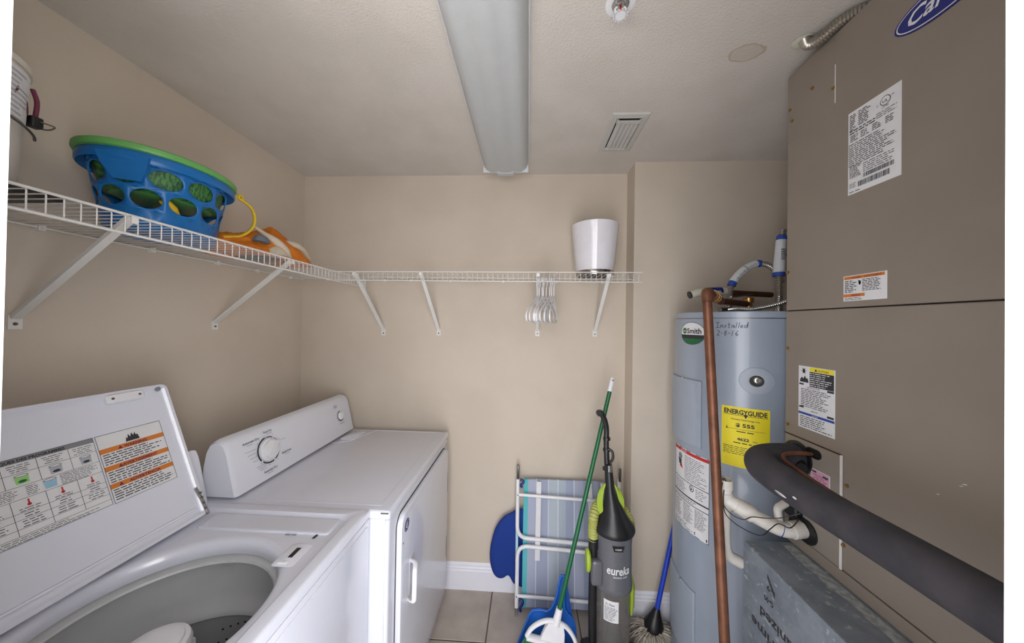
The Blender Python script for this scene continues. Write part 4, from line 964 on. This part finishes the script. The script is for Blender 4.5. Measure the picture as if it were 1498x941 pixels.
VL = thing('relief_valve', 'brass relief valve standing on top of the grey water heater', 'valve', (.945, 1.39, hz))
bm = bmesh.new(); lathe(bm, [(.014, hz-.002), (.014, hz+.012), (.020, hz+.014), (.020, hz+.028), (.013, hz+.030), (.013, hz+.045), (.019, hz+.047), (.019, hz+.066), (.008, hz+.070)], (.945, 1.39, 0), 16); finish('valve_body', bm, 'brass', VL, 40)
bm = bmesh.new(); loft(bm, [[Vector((x, 1.38+dy, z)) for x, z in ((.87, hz+.066), (.96, hz+.078), (.958, hz+.084), (.868, hz+.074))] for dy in (0, .014)], True, True); finish('lever', fixn(bm), 'steel', VL)
IP = thing('insulated_pipe', 'cream insulated pipe stub with dark blue tag above the heater', 'pipe', (.70, 1.42, 1.72))
IA, IB = Vector((.72, 1.42, 1.712)), Vector((.905, 1.46, 1.722))
finish('sleeve', T(rounded([IA+Vector((-.004, 0, -.012)), IA+Vector((.03, 0, 0)), IB], .03, 5), .0175, 16), 'pipe_cream', IP, 50)
finish('blue_tag', T([(.803, 1.436, 1.7175), (.862, 1.449, 1.721)], .0185, 16), 'navy', IP, 50)
q = Print(lambda u, v, h=0: Vector((.806+u, 1.4365+u*.22-.0190-h, 1.713+v)), ['paper']); q.text('1-D-OK', .004, .0, .012, 'paper', .0006, w=.045); q.done('tag_lettering', IP)
finish('dark_end', T([IA+Vector((-.010, 0, -.013)), IA+Vector((-.003, 0, -.011))], .0165, 16), 'black', IP)
tag(finish('copper_pipe', T([(.905, 1.46, 1.716), (1.12, 1.50, 1.712)], .0125, 14), 'copper_dark', None, 60), 'dark copper pipe running level behind the flexible hoses', 'pipe')
F1 = thing('flexible_connector', 'arched corrugated water hose wrapped in printed tape above the heater', 'hose', (.895, 1.45, hz), 'corrugated hoses on the heater')
arch = smoothpath([(.895, 1.44, hz), (.897, 1.44, 1.70), (.905, 1.44, 1.75), (.935, 1.44, 1.795), (.975, 1.44, 1.83), (1.02, 1.44, 1.845), (1.065, 1.44, 1.835), (1.10, 1.44, 1.80), (1.12, 1.44, 1.76)], 8)
finish('hose', corrug(arch, .0115, .0085, .16, 12), 'hose_steel', F1, 60)
bm = bmesh.new(); lathe(bm, [(.013, hz), (.013, hz+.02), (.0105, hz+.022), (.0105, hz+.06), (.010, hz+.065)], (.895, 1.44, 0), 14); finish('nut', bm, 'steel', F1, 50)
finish('tape_sleeve', T(arch[18:30], .0165, 14), 'tape_white', F1, 50); finish('tape_sleeve', T(arch[30:39], .0155, 14), 'tape_white', F1, 50)
finish('blue_tape_edge', T(arch[15:18]+[arch[18]], .0165, 14), 'blueink', F1, 50); finish('blue_tape_edge', T(arch[39:42], .0158, 14), 'blueink', F1, 50)
q = Print(lambda u, v, h=0: Vector((u, 1.4215-h, v)), ['ink'])
for k in range(20, 38, 1):
    a = arch[k]; q.quad(a.x-.004, a.x+.003, a.z-.005+.004*(k % 3), a.z-.0035+.004*(k % 3), 'ink', .0015)
q.done('tape_print', F1)
F2 = thing('flexible_connector', 'upright corrugated water hose wrapped in blue and white tape beside air handler', 'hose', (1.078, 1.40, hz), 'corrugated hoses on the heater')
X2, Y2 = 1.082, 1.405
st = [(X2, Y2, hz), (X2, Y2, 1.69), (X2-.002, Y2, 1.80), (X2+.002, Y2, 1.90), (X2+.012, Y2, 1.985)]
finish('hose', corrug(smoothpath(st, 8), .0125, .0085, .16, 12), 'hose_steel', F2, 60)
bm = bmesh.new(); lathe(bm, [(.0155, hz), (.0155, hz+.025), (.013, hz+.028), (.012, hz+.08)], (X2, Y2, 0), 14); finish('nut', bm, 'steel', F2, 50)
finish('tape_sleeve', T([(X2-.003, Y2, 1.785), (X2-.001, Y2, 1.83), (X2+.001, Y2, 1.87), (X2+.006, Y2, 1.94)], [.021, .022, .020, .019], 16), 'tape_white', F2, 50)
finish('blue_tape_band', T([(X2-.003, Y2, 1.783), (X2-.003, Y2, 1.800)], .0225, 16), 'blueink', F2, 50); finish('blue_tape_band', T([(X2+.006, Y2, 1.938), (X2+.009, Y2, 1.958)], .0185, 16), 'blueink', F2, 50)
q = Print(lambda u, v, h=0: Vector((X2-.02+u, Y2-.0225-h, 1.85+v)), ['ink']); q.lines(.008, .034, 0, .05, 6, 'ink', .4); q.done('tape_print', F2)
tag(finish('armored_cable', corrug(smoothpath([(.80, 1.31, hz+.010), (.84, 1.31, hz+.014), (.90, 1.30, hz+.014), (.97, 1.285, hz+.030), (1.03, 1.27, hz+.052), (1.07, 1.25, hz+.066)], 8), .0085, .007, .14, 10), 'steel', None, 60), 'silver armoured electric cable crossing the top of the heater', 'cable')
bm = B(.775, .805, 1.30, 1.32, hz+.001, hz+.018, bev=.003); tag(finish('cable_clamp', bm, 'steel_dark', None), 'small grey clamp gripping the armoured cable end', 'clamp')

# ------------------------------------------------------------------ beach chair, blue bag
BC = thing('beach_chair', 'folded beach chair with white tube frame and pale striped fabric', 'chair', (.20, 1.69, 0))
def fy(z): return 1.672+.10*(z/.75)      # leaning back to the wall
def q3(x, z, d=0): return (x, fy(z)+d, z)
r = .0105
finish('upper_frame', T(rounded([q3(-.045, .685), q3(-.043, .385), q3(.41, .365), q3(.425, .68)], .06, 8), r, 14), 'frame_white', BC, 60)
finish('lower_frame', T(rounded([q3(-.040, .045), q3(-.040, .345), q3(.41, .325), q3(.425, .05)], .06, 8), r, 14), 'frame_white', BC, 60)
finish('cross_tube', T([q3(-.043, .607, -.006), q3(.43, .590, -.006)], .0085, 12), 'frame_white', BC, 60)
finish('cross_tube', T([q3(-.040, .104, -.006), q3(.42, .092, -.006)], .0085, 12), 'frame_white', BC, 60)
finish('side_tube', T([q3(-.046, .44, .02), q3(-.044, .25, .02)], .008, 10), 'frame_lightblue', BC, 60)
finish('back_post', T([q3(.500, .0, .012), q3(.520, .70, .012)], .010, 12), 'frame_white', BC, 60)
for x, z0_, z1_ in ((-.045, .685, .765), (.521, .69, .765)):
    bm = B(x-.007, x+.007, fy(z0_)-.004, fy(z0_)+.010, z0_, z1_, bev=.005); finish('hinge_plate', bm, 'steel_dark', BC, 50)
finish('foot_wire', T(rounded([q3(-.046, .06), (-.046, 1.668, .006), (-.036, 1.668, .006), q3(-.036, .06)], .012, 4), .0028, 8), 'steel', BC, 50)
for x, z in ((-.043, .607), (-.040, .104), (.516, .590)):
    bm = bmesh.new(); lathe(bm, [(.004, fy(z)-.013), (.003, fy(z)-.015)], (x, 0, z), 10, ax='y'); finish('rivet', bm, 'steel_dark', BC)
bm = bmesh.new(); V = []; n = 24
for sd in (0, 1):
    for j in range(n+1):
        z = .03+.645*j/n; row = []
        for i in range(n+1):
            x = -.012+.452*i/n; d = .018+.008*math.sin(PI*i/n)+.004*noise.noise(Vector((x*8, z*7, 1)))+sd*.012
            zz = z+(0.012*noise.noise(Vector((x*4, 2, 2))) if j in (0, n) else 0)
            row.append(bm.verts.new((x, fy(z)+d, zz)))
        V.append(row)
for k in (0, n+1):
    for j in range(n):
        for i in range(n): bm.faces.new((V[k+j][i], V[k+j][i+1], V[k+j+1][i+1], V[k+j+1][i]))
A_ = V[0]+[V[j][n] for j in range(1, n)]+V[n][::-1]+[V[j][0] for j in range(n-1, 0, -1)]
B_ = V[n+1]+[V[n+1+j][n] for j in range(1, n)]+V[2*n+1][::-1]+[V[n+1+j][0] for j in range(n-1, 0, -1)]
for i in range(len(A_)): bm.faces.new((A_[i], A_[(i+1) % len(A_)], B_[(i+1) % len(A_)], B_[i]))
finish('fabric', fixn(bm), 'chair_fabric', BC, 60)
for x0_, x1_, za, zb, tl in ((.055, .082, .27, .672, .012), (.352, .376, .40, .672, -.03)):
    bm = bmesh.new(); loft(bm, [[Vector((x+tl*(z-za), fy(z)+.006+d, z)) for x, d in ((x0_, 0), (x1_, 0), (x1_, .003), (x0_, .003))] for z in (za, zb)], True, True); finish('white_strap', fixn(bm), 'paper', BC)
for x, z0_, z1_ in ((-.026, .645, .685), (-.020, .03, .085)):
    finish('blue_tie', T(smoothpath([(x-.006, fy(z1_)-.002, z1_), (x+.014, fy(z0_)-.002, z1_-.01), (x-.002, fy(z0_)-.004, z0_+.01), (x+.006, fy(z0_)-.004, z0_)], 4), .007, 8), 'navy', BC, 50)
poly = [(-.052, .50), (-.085, .478), (-.125, .455), (-.165, .40), (-.188, .33), (-.200, .255), (-.197, .19), (-.180, .135), (-.155, .108), (-.125, .108), (-.10, .125), (-.085, .118), (-.07, .092), (-.052, .075), (.02, .06), (.08, .12), (.10, .28), (.07, .44), (0, .50)]
cen = Vector((-.06, .28))
P2 = smoothpath([(a, b, 0) for a, b in poly+[poly[0]]], 4)[:-1]
bm = bmesh.new(); loft(bm, [[Vector((cen.x+(v.x-cen.x)*s, yy, cen.y+(v.y-cen.y)*s)) for v in P2] for s, yy in ((.80, 1.768), (.94, 1.772), (1, 1.786), (.97, 1.80), (.85, 1.808))], True, True)
tag(finish('cushion', fixn(bm), 'royal', None, 60), 'dark blue rounded cushion behind the folded beach chair', 'cushion')

# ------------------------------------------------------------------ broom and dustpan
BR = thing('broom', 'green-handled broom with white head leaning against the wall', 'broom', (.12, 1.38, 0))
b0 = Vector((.153, 1.42, .252)); b1 = Vector((.428, 1.60, 1.285)); ax = (b1-b0).normalized()
finish('pole', T([b0, b1-ax*.06], .0105, 16), 'pole_green', BR, 60)
finish('hang_cap', T([b1-ax*.062, b1-ax*.01, b1+ax*.008, b1+ax*.014], [.0115, .0105, .009, .004], 14, sq=.8), 'plastic_white', BR, 60)
bm = bmesh.new(); lathe(bm, [(.0035, 0), (.0035, .0015)], b1-ax*.0+Vector((0, -.0098, -.002)), 10, rot=Vector((0, -1, 0)).to_track_quat('Z', 'Y').to_matrix()); finish('hang_hole', bm, 'black', BR)
bx = Vector((1, 0, -.55)).normalized(); bz = ax; 
bx = (bx-bz*bx.dot(bz)).normalized(); by = bz.cross(bx)
hc = b0-ax*.03
def hp(u, v, d=0): return hc+bx*u+bz*v+by*d
finish('socket', T([hp(0, -.005), hp(0, .035), hp(0, .06)], [.019, .016, .0145], 14), 'plastic_white', BR, 50)
# white head: arch with two openings
bm = bmesh.new()
outer = [(-.115, -.085), (-.105, -.055), (-.085, -.03), (-.055, -.008), (-.02, .003), (.02, .003), (.055, -.008), (.085, -.03), (.105, -.055), (.115, -.085)]
tube(bm, smoothpath([hp(u, v) for u, v in outer], 3), .0085, 10, sq=1.3)
tube(bm, [hp(-.115, -.085), hp(0, -.080), hp(.115, -.085)], .011, 10, sq=1.6)
loft(bm, [[hp(u, v, d) for u, v in ((-.032, .0), (.032, .0), (.045, -.03), (.055, -.078), (-.055, -.078), (-.045, -.03))] for d in (-.009, .009)], True, True)
finish('broom_head', fixn(bm), 'plastic_white', BR, 50)
for name, ua, ub, k in (('green_bristles', -.115, .0, 'bristle_green'), ('grey_bristles', .0, .115, 'bristle_grey')):
    bm = bmesh.new()
    for i in range(150):
        u = ua+(ub-ua)*(i+.5)/150; d = random.uniform(-.012, .012); L = random.uniform(-.20, -.188)
        a0 = hp(u, -.082, d); e = hp(u*1.45, -.235, d*1.6); 
        t = (a0.z-.004)/(a0.z-e.z); e = a0.lerp(e, t)+Vector((random.uniform(-.003, .003), random.uniform(-.003, .003), 0)); e.z = .003+random.uniform(0, .006)
        tube(bm, [a0, a0.lerp(e, .5)+Vector((0, 0, 0)), e], .0013, 4)
    o = finish(name, fixn(bm), k, BR); o['kind'] = 'stuff'
DP = thing('dustpan', 'blue plastic dustpan standing behind the broom head', 'dustpan', (.13, 1.52, 0))
def dp(u, v, d=0): return Vector((.122+u+.16*v, 1.485+.11*v+d, v*1.09))
out = [(-.165, .003), (-.150, .06), (-.118, .165), (-.108, .178), (-.07, .182), (-.04, .176), (-.018, .195), (-.006, .235), (0, .315), (.004, .325), (.022, .325), (.028, .315), (.030, .235), (.038, .195), (.058, .172), (.085, .155), (.10, .12), (.115, .06), (.12, .003)]
O2 = [dp(*p) for p in out]; bm = bmesh.new()
loft(bm, [[dp(u, v, 0) for u, v in out], [dp(u, v, .006) for u, v in out]], True, True); tube(bm, [dp(u, v, -.004) for u, v in out], .006, 8)
bmesh.ops.triangulate(bm, faces=[f for f in bm.faces if len(f.verts) > 6]); finish('pan', fixn(bm), 'dust_blue', DP, 50)
bm = bmesh.new(); loft(bm, [[dp(-.16, v, -.03*s), dp(-.155, v, -.03*s), dp(.115, v, -.03*s), dp(.12, v, -.03*s)] for v, s in ((.004, 1), (.004, 0))]) ; finish('lip', fixn(bm), 'dust_blue', DP)

# ------------------------------------------------------------------ vacuum
VC = thing('vacuum_cleaner', 'upright grey and black vacuum cleaner with lime green cord', 'vacuum', (.40, 1.42, 0))
vx, vy = .398, 1.44
bm = bmesh.new(); loft(bm, [ring(vx, vy, z, rx, ry, 40) for z, rx, ry in ((.10, .074, .070), (.11, .077, .073), (.40, .079, .075), (.405, .081, .077))], True, True); finish('dust_cup', fixn(bm), 'vac_clear', VC, 40)
bm = bmesh.new(); lathe(bm, [(.035, .11), (.032, .40)], (vx, vy, 0), 24); finish('inner_filter', bm, 'vac_grey', VC, 40)
bm = bmesh.new(); loft(bm, [ring(vx, vy, z, rx, ry, 40) for z, rx, ry in ((.395, .081, .077), (.40, .084, .080), (.425, .084, .080), (.435, .080, .077), (.60, .080, .078), (.655, .086, .082))], True, True); ub = finish('motor_housing', fixn(bm), 'vac_grey', VC, 40)
bm = bmesh.new(); loft(bm, [ring(vx+dx, vy, z, rx, ry, 40) for z, rx, ry, dx in ((.640, .090, .086, .0), (.650, .094, .09, .0), (.665, .090, .086, 0), (.695, .068, .068, -.002), (.73, .050, .052, -.004), (.77, .034, .038, -.010), (.82, .022, .026, -.018), (.93, .016, .018, -.026))], True, True); finish('black_shroud', fixn(bm), 'vac_black', VC, 50)
finish('handle_stem', T(smoothpath([(vx-.020, vy, .80), (vx-.030, vy+.005, .92), (vx-.034, vy+.01, 1.02), (vx-.034, vy+.01, 1.08), (vx-.042, vy+.005, 1.12), (vx-.058, vy, 1.155), (vx-.068, vy-.002, 1.165)], 6), .0125, 14), 'vac_black', VC, 60)
bm = bmesh.new(); lathe(bm, [(.012, -.014), (.014, -.008), (.014, .008), (.012, .014)], (vx-.070, vy-.002, 1.160), 18, ax='y'); finish('grip_end', bm, 'vac_black', VC, 50)
for z in (.985, 1.035, .90): finish('stem_collar', T([(vx-.032, vy+.008, z), (vx-.033, vy+.009, z+.012)], .0165, 14), 'vac_black', VC, 50)
finish('cord_hook', T(smoothpath([(vx-.030, vy-.005, 1.0), (vx-.012, vy-.012, .99), (vx-.010, vy-.014, .96), (vx-.022, vy-.01, .94)], 5), .006, 8), 'vac_black', VC, 50)
finish('latch', B(vx-.030, vx-.012, vy-.022, vy-.012, .90, .93, bev=.003), 'steel', VC)
for k in range(4):
    a, b = .036+.006*k, .10-.007*k
    pts = [(vx-.022+a*.9*math.cos(t)*(1 if math.cos(t) < 0 else 1.35)+.0, vy-.012+.004*k+.01*math.sin(t), .755+b*math.sin(t)) for t in [2*PI*i/28 for i in range(29)]]
    finish('power_cord', T(pts, .0042, 8), 'lime', VC, 60)
finish('hose', corrug(smoothpath([(vx-.093, vy-.02, .60), (vx-.095, vy-.02, .655), (vx-.088, vy-.005, .70), (vx-.06, vy+.04, .72), (vx, vy+.09, .72), (vx+.05, vy+.07, .705), (vx+.077, vy+.03, .67), (vx+.082, vy+.02, .63)], 8), .021, .011, .10, 14), 'lime_pale', VC, 60)
finish('wand', T([(vx-.092, vy-.02, .62), (vx-.092, vy-.015, .30), (vx-.086, vy-.01, .06)], .0185, 16), 'vac_black', VC, 60)
finish('wand_collar', T([(vx-.092, vy-.02, .61), (vx-.092, vy-.02, .565)], .0225, 16), 'vac_black', VC, 60)
bm = bmesh.new(); lathe(bm, [(.004, -.010), (.030, -.008), (.034, .003), (.028, .010), (.004, .011)], (vx-.118, vy-.03, .515), 24, ax='x'); 
for v in bm.verts: v.co.z = .515+(v.co.z-.515)*1.5
finish('lime_cap', bm, 'lime', VC, 40)
bm = B(vx-.106, vx-.055, vy-.060, vy-.02, .42, .53, bev=.012, seg=3); finish('side_bracket', bm, 'vac_grey', VC, 50)
bm = bmesh.new(); loft(bm, [ring(vx+.080, vy+.03, z, rx, .05, 20) for z, rx in ((.27, .008), (.30, .022), (.38, .024), (.43, .010))], True, True); finish('lime_side_cover', fixn(bm), 'lime', VC, 50)
bm = B(vx-.13, vx+.13, vy-.17, vy+.08, .012, .075, bev=.02, seg=3); finish('floor_nozzle', bm, 'vac_black', VC, 50)
for s in (-1, 1):
    bm = bmesh.new(); lathe(bm, [(.024, -.008), (.024, .008)], (vx+s*.09, vy+.09, .024), 18, ax='x'); finish('wheel', bm, 'vac_black', VC)
bm = bmesh.new(); loft(bm, [ring(vx, vy, z, rx, rx, 30) for z, rx in ((.06, .06), (.10, .072), (.115, .076))], True, True); finish('neck', fixn(bm), 'vac_grey', VC, 50)
def vf(u, v, h=0):
    a = u/.08; r_ = .0815+h; return Vector((vx+r_*math.sin(a), vy-r_*.975*math.cos(a), v))
p = Print(vf, ['paper']); p.text('eureka', .004, .492, .050, 'paper', .001, w=.100, align='c', bold=.018, slant=.10); p.text('BRUSHROLL CLEAN', .012, .478, .010, 'paper', .001, w=.06, align='c'); p.done('lettering', ub)
p = Print(lambda u, v, h=0: vf(u, v, h+.004), ['black']); p.poly([(-.024, .615), (.026, .615), (.018, .592), (-.016, .592)], 'black', .0005); p.text('CORDED', .001, .600, .009, 'paper', .0012, align='c', w=.026); p.done('emblem', ub)
p = sticker('v', lambda u, v, h=0: vf(u, v, h-.003), -.058, .006, .285, .375, VC, 'paper', segs=6); p.text('2L Filter', -.050, .355, .012, 'ink', w=.04); p.lines(-.054, .002, .290, .350, 9, t=.35); p.done('paper_label', VC)

# ------------------------------------------------------------------ mop
MP = thing('mop', 'string mop with blue pole standing against the wall behind the heater', 'mop', (.62, 1.60, 0))
m0 = Vector((.652, 1.600, .10)); m1 = Vector((.800, 1.675, .64))
finish('mop_pole', T([m0, m0.lerp(m1, .5), m1], .0115, 14), 'mop_blue', MP, 60)
axm = (m1-m0).normalized()
bm = T([m0-axm*.055, m0-axm*.02, m0+axm*.02, m0+axm*.05], [.040, .046, .026, .014], 16); finish('mop_clamp', bm, 'black', MP, 50)
bm = bmesh.new()
for i in range(260):
    a = random.uniform(0, 2*PI); L = random.uniform(.05, .125); c = m0-axm*.05; ex = .035*math.cos(a); ey = .035*math.sin(a)
    st_ = c+Vector((ex*.7, ey*.7, 0)); tx = st_+Vector((math.cos(a)*L*1.05, math.sin(a)*L*.75, 0)); tx.z = random.uniform(.006, .035); tx.y = min(tx.y, 1.672); 
    mid = st_.lerp(tx, .45)+Vector((random.uniform(-.012, .012), random.uniform(-.012, .012), random.uniform(.0, .03)))
    e2 = tx+Vector((math.sin(a)*random.uniform(-.04, .04), -math.cos(a)*random.uniform(-.04, .03), 0)); e2.z = random.uniform(.004, .018); e2.y = min(e2.y, 1.675)
    tube(bm, smoothpath([st_, mid, tx, e2], 3), .0030, 5)
o = finish('mop_strings', fixn(bm), 'mop', MP, 60); o['kind'] = 'stuff'
